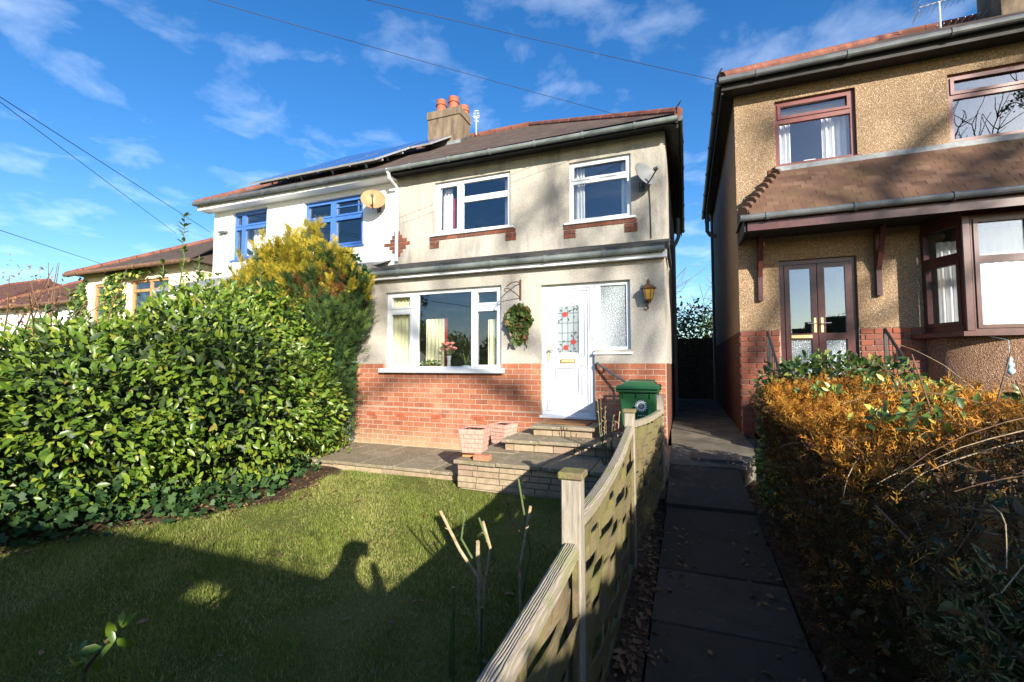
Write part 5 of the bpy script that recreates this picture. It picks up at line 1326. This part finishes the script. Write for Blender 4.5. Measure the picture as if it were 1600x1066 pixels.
MB().tube([(-6.1, 6.3, LZ), (-6.1, 6.25, .8)], [.08, .03], 8).build('trunk', 'bark_dark', gc)
bush('climbing_ivy', 'dark ivy climbing the boundary post to the cream house gutter', 'ivy', [(-5.95, 6.62, .2, .24, .3, 1.0), (-5.84, 6.65, 1.05, .26, .3, .70), (-5.68, 6.62, 1.62, .30, .25, .26), (-6.06, 6.55, -.7, .22, .3, .7), (-5.95, 6.6, 1.95, .35, .25, .18)], 2600, 'ivy_leaf', IVY, (.055, .095), 200, .22, trunks=0)
bp_ = thing('boundary_post', 'bare grey trunk of the ivy beside the brick corner', 'trunk', (-5.98, 6.75, LZ))
MB().tube([(-5.97, 6.72, LZ - .05), (-5.99, 6.70, -1.0), (-5.95, 6.70, -.3), (-5.98, 6.70, .5)], [.075, .05, .05, .04], 8).build('stem', 'twig_pale', bp_)
wd = thing('weeds', 'small pale green weeds beside the downpipe on the terrace edge', 'plant', (-5.75, 6.3, LZ))
for i in range(3):
    n = 60; P = np.array((-5.65 + .1 * i, 6.4 - .35 * i, -1.42)) + np.abs(rng.normal(0, (.12, .12, .10), (n, 3))) * np.sign(rng.normal(0, 1, (n, 3)) * (1, 1, 0) + (0, 0, 1))
    scatter('leaves', SMALL, P, unit(rng.normal(0, .6, (n, 3)) + (0, -.2, .6)), unit(rng.normal(0, .5, (n, 3)) + (0, -.6, .6)), rng.uniform(.05, .12, n), 'laurel_leaf', wd)
bush('bare_shrub', 'bare reddish twiggy shrub behind the laurel at far left', 'shrub', [(-10.5, 4.1, 1.0, .9, .6, .9)], 260, 'dead_leaf', SMALL, (.05, .09), 0, .5, trunks=0)
bs = thing('bare_tree', 'thin bare branches rising behind the laurel at far left', 'tree', (-10.2, 4.2, LZ))
for i in range(16):
    b = Vector((-10.2 + random.gauss(0, .25), 4.2 + random.gauss(0, .2), .2)); e = b + Vector((random.gauss(0, .55), random.gauss(0, .3), random.uniform(.8, 1.6)))
    MB().tube([b, b.lerp(e, .5) + Vector((random.gauss(0, .12), 0, .05)), e], [.016, .011, .004], 5).build('branch', 'twig_brown', bs)
MB().tube([(-10.2, 4.2, LZ), (-10.2, 4.2, .5)], [.06, .04], 6).build('trunk', 'bark_dark', bs)

# golden-brown dead conifer hedge on the right of the path
hedge = thing('dead_conifer_hedge', 'clipped orange-brown dying conifer hedge along the right of the path', 'hedge', (1.35, 3.4, -1.45))
def hedge_top(x, y): return -.17 - np.interp(y, [1.2, 2.5, 4.4], [.75, .42, .0]) * np.maximum(1.4 - x, 0) ** 1.4 - np.interp(y, [3.0, 3.9], [.3, 1.2]) * np.maximum(x - 1.35, 0) ** 1.5 + .03 * np.sin(3.1 * x + 2.3 * y) + .025 * np.sin(5.3 * y - 2.2 * x)
def hedge_pts(n, inset):
    P, N = [], []
    k = int(n * .66); x = rng.uniform(.60, 1.95, k); y = rng.uniform(.9, 4.38, k); z = hedge_top(x, y) - rng.exponential(inset, k)
    P.append(np.stack([x, y, z], 1)); N.append(np.tile((0, 0, 1.), (k, 1)))
    k2 = n - k; y = rng.uniform(.9, 4.38, k2); f = rng.random(k2); x = .60 + .05 * np.sin(4.1 * y) + .04 * np.sin(9 * f + 2 * y) + rng.exponential(inset, k2); z = -1.42 + f * (hedge_top(.65, y) + 1.40)
    P.append(np.stack([x, y, z], 1)); N.append(np.tile((-1., 0, .15), (k2, 1)))
    k3 = n // 7; x = rng.uniform(.62, 1.95, k3); f = rng.random(k3); z = -1.42 + f * (hedge_top(x, 4.3) + 1.4); P.append(np.stack([x, 4.38 - rng.exponential(inset, k3), z], 1)); N.append(np.tile((0, 1., .15), (k3, 1)))
    k4 = n // 7; x = rng.uniform(.62, 1.95, k4); f = rng.random(k4); z = -1.42 + f * (hedge_top(x, .8) + 1.4); P.append(np.stack([x, .75 + rng.exponential(inset, k4), z], 1)); N.append(np.tile((0, -1., .25), (k4, 1)))
    return np.concatenate(P), np.concatenate(N)
P, N = hedge_pts(34000, .07)
kp = (P[:, 1] + .25 * rng.normal(0, 1, len(P)) + .3 * np.sin(P[:, 0] * 4) > 2.15) & (P[:, 2] > -.95 + .25 * rng.random(len(P))) | (rng.random(len(P)) < .22); P, N = P[kp], N[kp]
D = unit(N * .45 + np.array([.15, -.35, .15]) + rng.normal(0, .5, P.shape))
NF, SF = unit(N + rng.normal(0, .5, P.shape)), rng.uniform(.045, .095, len(P))
crown = (N[:, 2] > .9) & (P[:, 2] > hedge_top(P[:, 0], P[:, 1]) - .10) & (P[:, 1] + .2 * rng.normal(0, 1, len(P)) > 2.25)  # sunlit top takes the orange, the shaded rest the dark colour
crown |= rng.random(len(P)) < .05
scatter('orange_sprays', FROND, P[crown], D[crown], NF[crown], SF[crown], 'dead_conifer', hedge)
scatter('brown_sprays', FROND, P[~crown], D[~crown], NF[~crown], SF[~crown], 'shaded_spray', hedge)
P, N = hedge_pts(5500, .14)
gk = (P[:, 1] < 2.6) | (P[:, 2] < -.55); P, N = P[gk], N[gk]
scatter('green_leaves', LEAF, P, unit(rng.normal(0, 1, P.shape)), unit(N + rng.normal(0, .6, P.shape)), rng.uniform(.025, .055, len(P)), 'hedge_leaf', hedge)
for (x0_, y0_) in ((1.35, 3.6), (.95, 3.9), (1.6, 3.4), (1.2, 3.0), (2.0, 2.9), (1.35, 4.1), (1.0, 2.6), (1.75, 2.5)):      # green sprigs poking through
    n = 70; P = np.array((x0_, y0_, hedge_top(x0_, y0_) + .02)) + rng.normal(0, (.10, .12, .03), (n, 3))
    scatter('sprig', LEAF, P, unit(rng.normal(0, .5, (n, 3)) + (0, -.2, .7)), unit(rng.normal(0, .5, (n, 3)) + (0, -.7, .6)), rng.uniform(.04, .075, n), 'shrub_leaf', hedge)
for i in range(40):
    x, y = random.uniform(.75, 1.8), random.uniform(1.4, 4.2); MB().tube([(x, y, -1.45), (x + random.gauss(0, .08), y + random.gauss(0, .08), -.9), (x + random.gauss(0, .2), y + random.gauss(0, .2), hedge_top(x, y) - .06)], [.016, .011, .004], 5).build('branch', 'twig_brown', hedge)
n = 700; x = rng.uniform(.62, 1.7, n); y = rng.uniform(2.2, 4.3, n); P = np.stack([x, y, hedge_top(x, y) + np.abs(rng.normal(0, .035, n))], 1)
scatter('loose_sprays', FROND, P, unit(rng.normal(0, .5, (n, 3)) + (0, -.1, .8)), unit(rng.normal(0, 1, (n, 3))), rng.uniform(.05, .10, n), 'dead_conifer', hedge)
core = MB().box(.92, 1.7, 1.5, 4.15, -1.45, -.75).build('solid_core', 'dark_leaf', hedge)

bush('variegated_shrub', 'low green and cream shrub at the far end of the orange hedge', 'shrub', [(.86, 4.52, -.17, .27, .22, .21), (1.15, 4.6, -.12, .32, .24, .22), (1.48, 4.62, -.15, .30, .24, .21), (.72, 4.45, -.42, .13, .20, .32), (.95, 5.7, -1.05, .14, .55, .30), (.76, 4.9, -1.0, .12, .4, .35), (.84, 5.6, -1.1, .12, .45, .26)], 3400, 'shrub_leaf', LEAF, (.05, .09), 120, .2, trunks=3)
vl = (np.array([(0, 0, 0), (-.22, .5, .03), (0, 1, -.05), (.22, .5, .03), (0, .08, 0), (-.13, .5, .01), (0, .88, -.04), (.13, .5, .01)], float), np.array([(0, 4, 1), (4, 5, 1), (1, 5, 2), (5, 6, 2), (0, 3, 4), (4, 3, 7), (3, 2, 7), (7, 2, 6), (4, 7, 5), (5, 7, 6)]))
vs_ = thing('spotted_laurel', 'cream-edged leafy shrub in the shaded bottom right corner', 'shrub', (.9, 1.85, -1.45))
E_ = [(.83, 1.80, -.86, .14, .16, .15), (1.0, 1.95, -.78, .2, .2, .18), (.80, 1.72, -1.08, .14, .15, .14)]
P, N = lumps(E_, 260, .25)
Rm = frames(unit(N * .5 + np.array([-.1, -.3, .5]) + rng.normal(0, .45, P.shape)), unit(N * .5 + np.array([-.2, -.5, .6]) + rng.normal(0, .35, P.shape))); S = rng.uniform(.06, .10, len(P))              # every leaf cream at its edge, green within
V = np.einsum('nij,kj->nki', Rm, vl[0]) * S[:, None, None] + P[:, None, :]; F = vl[1][None] + (np.arange(len(P)) * 8)[:, None, None]
fr_ = np.tile(np.array([.8] * 8 + [.2] * 2), len(P)); me = mesh_from('leaves', V.reshape(-1, 3), F.reshape(-1, 3), 'variegated_leaf', fr_); o = bpy.data.objects.new('leaves', me); COL.objects.link(o); attach(o, vs_); o['kind'] = 'stuff'
for i in range(9): MB().tube([(.9 + random.gauss(0, .04), 1.85, -1.45), (.9 + random.gauss(0, .08), 1.85 + random.gauss(0, .06), -1.1), (.9 + random.gauss(0, .1), 1.82 + random.gauss(0, .06), -.82)], [.014, .01, .005], 5).build('stem', 'twig_brown', vs_)
br_ = thing('bare_briar', 'tangle of thin bare arching briar stems over the orange hedge', 'briar', (1.3, 2.5, -1.45))
for i in range(260):
    bx_, by_ = random.uniform(.72, 1.7), random.uniform(1.6, 3.4); b = Vector((bx_, by_, float(hedge_top(bx_, by_)) + random.uniform(-.25, .03))); d = Vector((random.gauss(-.25, .8), random.gauss(0, .6), random.uniform(-.1, .45))).normalized(); L_ = random.uniform(.25, .75); pts = [b]
    for k in range(6): d = (d + Vector((random.gauss(0, .12), random.gauss(0, .12), -.13))).normalized(); pts.append(pts[-1] + d * L_ / 6)
    if min(q.x for q in pts) < .56 or min(q.y for q in pts) < 1.3: continue
    MB().tube(pts, [.0026 - .00025 * k for k in range(7)], 5).build('stem', random.choice(('twig_brown', 'twig_pale', 'twig_brown')), br_)
for i in range(7):
    b = Vector((1.15 + .06 * i, 2.55 + random.gauss(0, .15), -.75)); MB().tube([b, b + Vector((random.gauss(0, .06), 0, .35)), b + Vector((random.gauss(.02, .12), 0, .62 + random.uniform(0, .2)))], [.008, .006, .003], 5).build('stem', 'twig_brown', br_)
rs_ = thing('reddish_shrub', 'leafless reddish shrub below the bay window', 'shrub', (3.6, 6.7, -1.06))
for i in range(60):
    b = Vector((random.uniform(2.9, 4.6), random.uniform(6.5, 6.9), -1.06)); e = b + Vector((random.gauss(0, .35), random.gauss(0, .2), random.uniform(.6, 1.0))); MB().tube([b, b.lerp(e, .5) + Vector((random.gauss(0, .08), 0, 0)), e], [.008, .006, .003], 4).build('stem', 'twig_brown', rs_)
lf_ = thing('evergreen_shoot', 'dark glossy leaves at the right edge above the hedge', 'shrub', (1.45, 2.8, -1.4))
MB().tube([(1.45, 2.8, -1.4), (1.46, 2.8, -.7), (1.43, 2.8, -.22)], [.02, .014, .006], 6).build('stem', 'twig_brown', lf_)
n = 26; P = np.array((1.45, 2.8, -.24)) + rng.normal(0, (.03, .03, .04), (n, 3)); scatter('leaves', LEAF, P, unit(rng.normal(0, .7, (n, 3)) + (-.3, 0, .4)), unit(rng.normal(0, .4, (n, 3)) + (0, -.5, .8)), rng.uniform(.06, .11, n), 'ivy_leaf', lf_, singles=26, part='leaf')

# pruned roses beside the fence, the plant by the steps, the sprig in the near shade
def rose(label, base, canes, mats, name='rose_bush'):
    r = thing(name, label, 'rose', base)
    for i, (pts, rad) in enumerate(canes):
        rad *= .72; MB().tube(pts, [rad, rad * .95, rad * .85][:len(pts)] + [rad * .8] * max(0, len(pts) - 3), 7).build('cane', mats[i % len(mats)], r)
        for k in range(3):
            a, b = Vector(pts[-2]), Vector(pts[-1]); p = a.lerp(b, .2 + .3 * k); MB().tube([p, p + Vector((random.gauss(0, .012), random.gauss(0, .008), .012))], [.004, .001], 5).build('thorn', mats[i % len(mats)], r)
rose('pruned rose bush with cut pale and green canes beside the fence', (-1.1, 2.3, LZ), [
    ([(-1.06, 2.28, LZ), (-1.07, 2.27, -1.15), (-1.17, 2.24, -1.0), (-1.28, 2.22, -.80)], .014), ([(-1.06, 2.28, -1.2), (-1.075, 2.27, -1.02), (-1.07, 2.26, -.95)], .018),
    ([(-1.05, 2.28, LZ), (-1.04, 2.28, -1.2), (-1.0, 2.27, -.98), (-1.04, 2.26, -.84)], .013), ([(-1.05, 2.28, -1.12), (-.98, 2.28, -1.05), (-1.06, 2.25, -.82)], .009),
    ([(-1.08, 2.28, -1.1), (-1.17, 2.26, -.95), (-1.145, 2.25, -.80)], .009)], ('twig_pale', 'twig_pale', 'twig_pale', 'cane_green', 'cane_green'))
rose('second pruned rose with one tall green cane close to the fence', (-.85, 2.35, LZ), [
    ([(-.85, 2.35, LZ), (-.86, 2.35, -1.1), (-.80, 2.35, -.76)], .014), ([(-.86, 2.35, -1.3), (-.80, 2.35, -1.0), (-.87, 2.35, -.62)], .009), ([(-.83, 2.35, -.95), (-.92, 2.35, -.82), (-.93, 2.34, -.75)], .006),
    ([(-.70, 2.6, LZ), (-.66, 2.6, -1.1), (-.57, 2.6, -.68)], .012)], ('twig_pale', 'cane_green', 'twig_brown', 'twig_brown'))
rose('short green cut rose canes at the foot of the fence', (-1.15, 2.0, LZ), [([(-1.05, 1.95, LZ), (-1.05, 1.95, -1.05)], .012), ([(-1.12, 2.05, LZ), (-1.11, 2.05, -1.25)], .012), ([(-.98, 2.1, LZ), (-.97, 2.1, -1.2)], .011)], ('cane_green',))
rb2 = thing('rose_bush', 'tall thin rose canes with buds in front of the door step', 'rose', (-.86, 5.45, -1.2))
for (x, h, dx_) in ((-.98, .80, -.02), (-.94, .66, .03), (-.90, .86, -.06), (-.84, .62, .03), (-.80, .66, .06), (-.87, .55, .09), (-.96, .72, .05)):
    b = Vector((-.89 + (x + .89) * .5, 5.45, -1.2)); e = Vector((x + dx_, 5.42, -1.2 + h)); MB().tube([b, b.lerp(e, .5) + Vector((random.gauss(0, .015), 0, 0)), e], [.008, .006, .004], 6).build('cane', random.choice(('cane_green', 'twig_brown', 'twig_pale')), rb2)
    for k in range(4): q = b.lerp(e, .45 + .17 * k); MB().tube([q, q + Vector((random.choice((-1, 1)) * .02, -.01, .025))], [.005, .002], 5).build('bud', 'twig_pale', rb2)
tp_ = thing('trellis_plant', 'dark plant support with bare stems on the upper terrace', 'plant support', (-.75, 5.7, -1.18))
for x in (-.98, -.86, -.74, -.62): MB().tube([(x, 5.6, -1.18), (x, 5.6, -.85)], .007, 5).build('stake', 'black_metal', tp_)
MB().tube([(-1.0, 5.6, -.86), (-.6, 5.6, -.86)], .007, 5).build('hoop', 'black_metal', tp_)
sg = thing('shrub_sprig', 'leafy green sprig catching sun at the bottom left', 'sprig', (-2.2, 1.12, LZ))
MB().tube([(-2.3, 1.12, LZ), (-2.24, 1.12, -1.2), (-2.05, 1.1, -1.02)], [.009, .007, .004], 6).build('stem', 'twig_brown', sg)
n = 16; P = np.array((-2.05, 1.1, -1.02)) + rng.normal(0, (.03, .02, .02), (n, 3)); P[10:] = np.array((-2.2, 1.12, -1.18)) + rng.normal(0, (.05, .03, .03), (6, 3))
scatter('leaves', LEAF, P, unit(rng.normal(0, .7, (n, 3)) + (.2, -.2, .6)), unit(rng.normal(0, .3, (n, 3)) + (.3, -.7, .6)), rng.uniform(.045, .085, n), 'laurel_leaf', sg, singles=n, part='leaf')

# lawn grass
n = 260000; x = rng.uniform(-5.9, -.44, n); y = rng.uniform(.2, 5.42, n) ; y = np.where(rng.random(n) < .3, rng.uniform(.2, 3.2, n), y)
ok = (x > bush_edge(y) + .06 + .05 * np.sin(y * 9) + np.maximum(y - 4.2, 0) * .30 + np.abs(rng.normal(0, .06, n))) & ~((x > -2.72) & (y > 5.06))
x, y = x[ok], y[ok]; n = len(x)
h = rng.uniform(.006, .022, n) * (1 + .8 * np.clip(np.sin(x * 6.1 + 2 * np.sin(y * 3.7)) * np.sin(y * 5.3 + 1.5 * np.sin(x * 4.1)), -.5, 1)) + .02 * (rng.random(n) < .03); a = rng.uniform(0, 6.28, n); w = .0028 + .0012 * rng.random(n); ln_ = rng.normal(0, .012, (n, 2))
patch = .5 + .22 * np.sin(x * 1.9 + 1.3 * np.sin(y * 1.4)) * np.sin(y * 2.3 + .7 * x) + .12 * np.sin(x * 7 + y * 5)
V = np.stack([np.stack([x - w * np.cos(a), y - w * np.sin(a), np.full(n, LZ - .012)], 1), np.stack([x + w * np.cos(a), y + w * np.sin(a), np.full(n, LZ - .012)], 1), np.stack([x + ln_[:, 0], y + ln_[:, 1], LZ + h], 1)], 1)
me = mesh_from('grass', V.reshape(-1, 3), np.arange(3 * n).reshape(n, 3), 'grass_blade', np.clip(patch + rng.normal(0, .18, n), 0, .99))
o = bpy.data.objects.new('grass', me); COL.objects.link(o); tag(o, 'short mossy winter grass of the front lawn', 'grass', kind='stuff')
n = 700; y = rng.uniform(.5, 5.4, n); x = bush_edge(y) + rng.normal(.12, .16, n); P = np.stack([x, y, np.full(n, LZ + .025)], 1)
k = 500; y2 = rng.uniform(1.2, 6.0, k); P = np.concatenate([P, np.stack([rng.uniform(-.36, -.2, k), y2, np.full(k, -1.465)], 1)])
k = 160; P = np.concatenate([P, np.stack([rng.uniform(-4.2, -.6, k), rng.uniform(1.0, 5.0, k), np.full(k, LZ + .02)], 1)]); k = 130; y3 = rng.uniform(1.2, 4.4, k); P = np.concatenate([P, np.stack([.18 + .36 * np.sign(rng.normal(0, 1, k)) * rng.random(k) ** .35, y3, np.interp(y3, [-3, 2, 4.5], [-1.55, -1.47, -1.40]) + .012], 1)]); n = len(P)
fl_ = thing('leaf_litter', 'fallen brown leaves along the shrub bed and fence foot', 'leaf litter', (-3, 3, LZ))
scatter('fallen_leaves', SMALL, P, unit(rng.normal(0, 1, (n, 3)) * (1, 1, .2)), unit(rng.normal(0, .35, (n, 3)) + (0, 0, 1)), rng.uniform(.03, .07, n), 'dead_leaf', fl_)
fl_['kind'] = 'stuff'

# ------------------------------------------------------------------ beyond the gap between the houses
bt = thing('back_gate', 'timber gate, darkened for shade, closing the passage between the houses', 'gate', (.28, 15.3, -1.05))
for i in range(9): box('board', 'bark_dark', bt, -.26 + i * .122, -.1385 + i * .122, 15.3, 15.33 + .004 * (i % 2), -1.05, .85, bevel=.003)  # board colour darkened to stand for the passage's deep shade
bush('evergreen_bush', 'dark evergreen bushes behind the houses, seen through the gap', 'bush', [(.3, 15.9, .6, .75, .35, 1.5), (.2, 18, 0, 1.3, .9, 2.0), (1.4, 18.6, .3, 1.2, .9, 2.2), (-.6, 18.5, .6, .9, .8, 2.2)], 6000, 'ivy_leaf', SMALL, (.12, .2), 0, .2, trunks=2)
def branch_tree(name, label, base, h, seed, mat, trunk_r, levels=4, split=3, lean=(0, 0, 0), twig_r=.02, spread=.55, group=None, sides=5, bole=.36, top=2):
    q = random.Random(seed); t = thing(name, label, 'tree', base, group); tr, lim = MB(), MB(); ends = []
    def grow(p, d, L, r, lv):
        pts = [p]; n = 4
        for k in range(n):
            d = (d + Vector((q.gauss(0, .16), q.gauss(0, .16), q.gauss(.03, .08)))).normalized(); pts.append(pts[-1] + d * L / n)
        (tr if lv == levels else lim).tube(pts, [max(twig_r, r * (1 - .14 * k)) for k in range(n + 1)], 8 if lv == levels else sides, caps=False)
        if lv == 0: ends.append(pts[-1]); return
        for k in range(split + (1 if lv > 1 else 2)):
            f = pts[q.randint(top if lv == levels else 2, n)] if k else pts[-1]; e = Vector((q.gauss(0, 1), q.gauss(0, 1), q.gauss(.25, .5))).normalized()
            grow(f, (d * (1 - spread) + e * spread).normalized(), L * (.36 / bole if lv == levels else 1) * q.uniform(.55, .8), max(twig_r, r * .58), lv - 1)
    grow(Vector(base), (Vector((0, 0, 1)) + Vector(lean)).normalized(), h * bole, trunk_r, levels)
    tr.build('trunk', mat, t, smooth=True); lim.build('crown', mat, t, smooth=True); return t, ends
branch_tree('birch_tree', 'bare pale-twigged birch far behind the gap between the houses', (.55, 27, -2), 12.5, 4, 'twig_brown', .12, 4, 3, twig_r=.014, sides=3)

# ------------------------------------------------------------------ behind the viewer: what throws the shade and shows in the glass
def back_top(x): return np.interp(x, [-8, -4, -2.8, -1, .5, 2.4, 3.4, 4.5, 8], [.25, .50, .72, .84, .86, .82, 1.15, 1.75, 1.9])
bh = thing('boundary_hedge', 'tall evergreen roadside hedge behind the viewer', 'hedge', (0, -2.3, -1.6))
n = 16000; x = rng.uniform(-8, 8, n); f = rng.random(n) ** .7; y = -2.3 + rng.normal(0, .28, n); z = -1.5 + f * (back_top(x) + 1.5 + .02 * np.sin(9 * x) + .02 * np.sin(23 * x))
P = np.stack([x, y, z], 1); gp = np.array((-2.07, 1.09, -1.02)) - P; gd = np.linalg.norm(np.cross(gp, np.array(LIGHT)), axis=1); P = P[gd > .11]; n = len(P)
scatter('leaf_mass', LEAF, P, unit(rng.normal(0, 1, P.shape)), unit(rng.normal(0, 1, P.shape)), rng.uniform(.05, .09, n), 'ivy_leaf', bh)
m = MB(); xs = [q for q in np.arange(-8, 8.01, .4)]
for a, b in zip(xs, xs[1:]):
    t_ = float(back_top((a + b) / 2)) - .05; lo = -1.6
    if int(round(a * 10)) in (-20, 4): m.box(a, b, -2.35, -2.25, -1.6, t_ - .28); m.box(a, b, -2.35, -2.25, t_ - .16, t_); continue
    m.box(a, b, -2.35, -2.25, lo, t_)
m.build('solid_core', 'dark_leaf', bh)  # unseen solid strip added to block the sun, slotted for light streaks
rt, _ = branch_tree('roadside_tree', 'bare roadside tree across the street, reflected in the upstairs glass', (21.8, -16.5, -1.6), 17, 11, 'bark_dark', .26, 4, 3, twig_r=.016, sides=4, spread=.42, bole=.62, top=4)
branch_tree('roadside_tree', 'second bare roadside tree farther along the street', (27, -17.5, -1.6), 17, 23, 'bark_dark', .30, 4, 3, twig_r=.02, sides=4, spread=.42, bole=.6, top=4)
P, N = lumps([(17.9, -16.5, 15, .45, .4, .6), (17.1, -16.5, 14.5, .4, .4, .5), (19.5, -16.5, 14.2, .5, .4, .45), (17.9, -16.5, 12.8, .5, .4, .35), (18.7, -16.5, 12.3, .4, .4, .5), (16.4, -16.5, 10.75, .6, .3, .10), (22.5, -16.5, 14.5, .5, .4, .4), (23.5, -16.5, 13.6, .9, .4, .25), (21.5, -16.5, 15.5, .4, .4, .6)], 560, .6)  # unseen leaf clumps added where their shadows mottle the house fronts
scatter('shade_clumps', IVY, P, unit(rng.normal(0, 1, P.shape)), unit(rng.normal(0, 1, P.shape)), rng.uniform(.10, .18, len(P)), 'ivy_leaf', rt)
for lab, E_, n in (('tall dark evergreen across the street, reflected in the front window', [(-15.0, -6.5, 4.2, 1.8, 1.8, 3.0), (-15.2, -6.5, 1.2, 2.0, 2.0, 2.4), (-14.6, -6.5, 6.2, 1.5, 1.2, 1.8)], 5000),
                   ('round dark bush across the street, reflected low in the front window', [(-9.8, -5.0, -.3, 1.3, 1.2, 1.5), (-8.2, -5.2, -.2, 1.0, 1.0, 1.5)], 3000)):
    bush('evergreen_bush', lab, 'bush', E_, n, 'dark_leaf', SMALL, (.2, .34), 0, .25, trunks=3)

# the photographer, both hands at the camera in front of the face
pr = thing('person', 'person in dark clothes standing on the path holding a camera up', 'person', (.06, -.22, -1.52))
V = [(.06, -.26, -.62), (.06, -.27, -.38), (.06, -.27, -.22), (.06, -.25, -.12), (.06, -.19, .02), (.06, -.20, .10),
     (-.13, -.27, -.23), (-.27, -.22, -.42), (-.08, -.08, -.08), (.25, -.27, -.23), (.40, -.20, -.40), (.17, -.08, -.08),
     (-.04, -.26, -.72), (-.06, -.24, -1.10), (-.07, -.27, -1.46), (-.08, -.13, -1.49), (.16, -.26, -.72), (.18, -.24, -1.10), (.19, -.27, -1.46), (.20, -.13, -1.49)]
Ed = [(0, 1), (1, 2), (2, 3), (3, 4), (4, 5), (2, 6), (6, 7), (7, 8), (2, 9), (9, 10), (10, 11), (0, 12), (12, 13), (13, 14), (14, 15), (0, 16), (16, 17), (17, 18), (18, 19)]
Rd = [.15, .14, .13, .055, .10, .075, .065, .048, .030, .065, .048, .030, .085, .06, .045, .04, .085, .06, .045, .04]
me = bpy.data.meshes.new('body'); me.from_pydata(V, Ed, []); me.materials.append(M('cloth_dark')); ob = bpy.data.objects.new('body', me); COL.objects.link(ob); attach(ob, pr)
sk = ob.modifiers.new('skin', 'SKIN'); ss = ob.modifiers.new('sub', 'SUBSURF'); ss.levels = 2; ss.render_levels = 2
for i, v in enumerate(me.skin_vertices[0].data): v.radius = (Rd[i], Rd[i]); v.use_root = (i == 0)
tag(MB().box(-.06, .12, -.085, -.045, -.06, .05).box(-.01, .07, -.045, -.032, -.03, .03).build('hand_camera', 'black_metal', None, .006), 'black camera held in front of the photographer’s face', 'camera')

# ------------------------------------------------------------------ overhead lines
cable('overhead_cable', [(-.95, 8.0, 4.42), (-18.4, -7.6, 6.2)], .0042, 'overhead wire running to the roof of the cream house', sag=.25)
cable('overhead_cable', [(.60, 7.85, 4.62), (-17.2, -5.7, 5.6)], .0042, 'overhead wire running to the corner of the pebbledash house', sag=.2)
cable('overhead_cable', [(-16.6, 11.5, 5.0), (-11.26, 3.97, 4.75), (-3.0, -7.5, 4.4)], .008, 'upper of the two wires slanting down at far left')
cable('overhead_cable', [(-17.85, 11.08, 4.96), (-11.26, 3.97, 4.66), (-3.0, -7.5, 4.3)], .007, 'lower of the two wires slanting down at far left')
cable('overhead_cable', [(-24, 12.5, 4.35), (-14.13, 5.1, 2.99), (-5, -1.7, 1.8)], .008, 'thin wire low at the left edge above the far roofs')
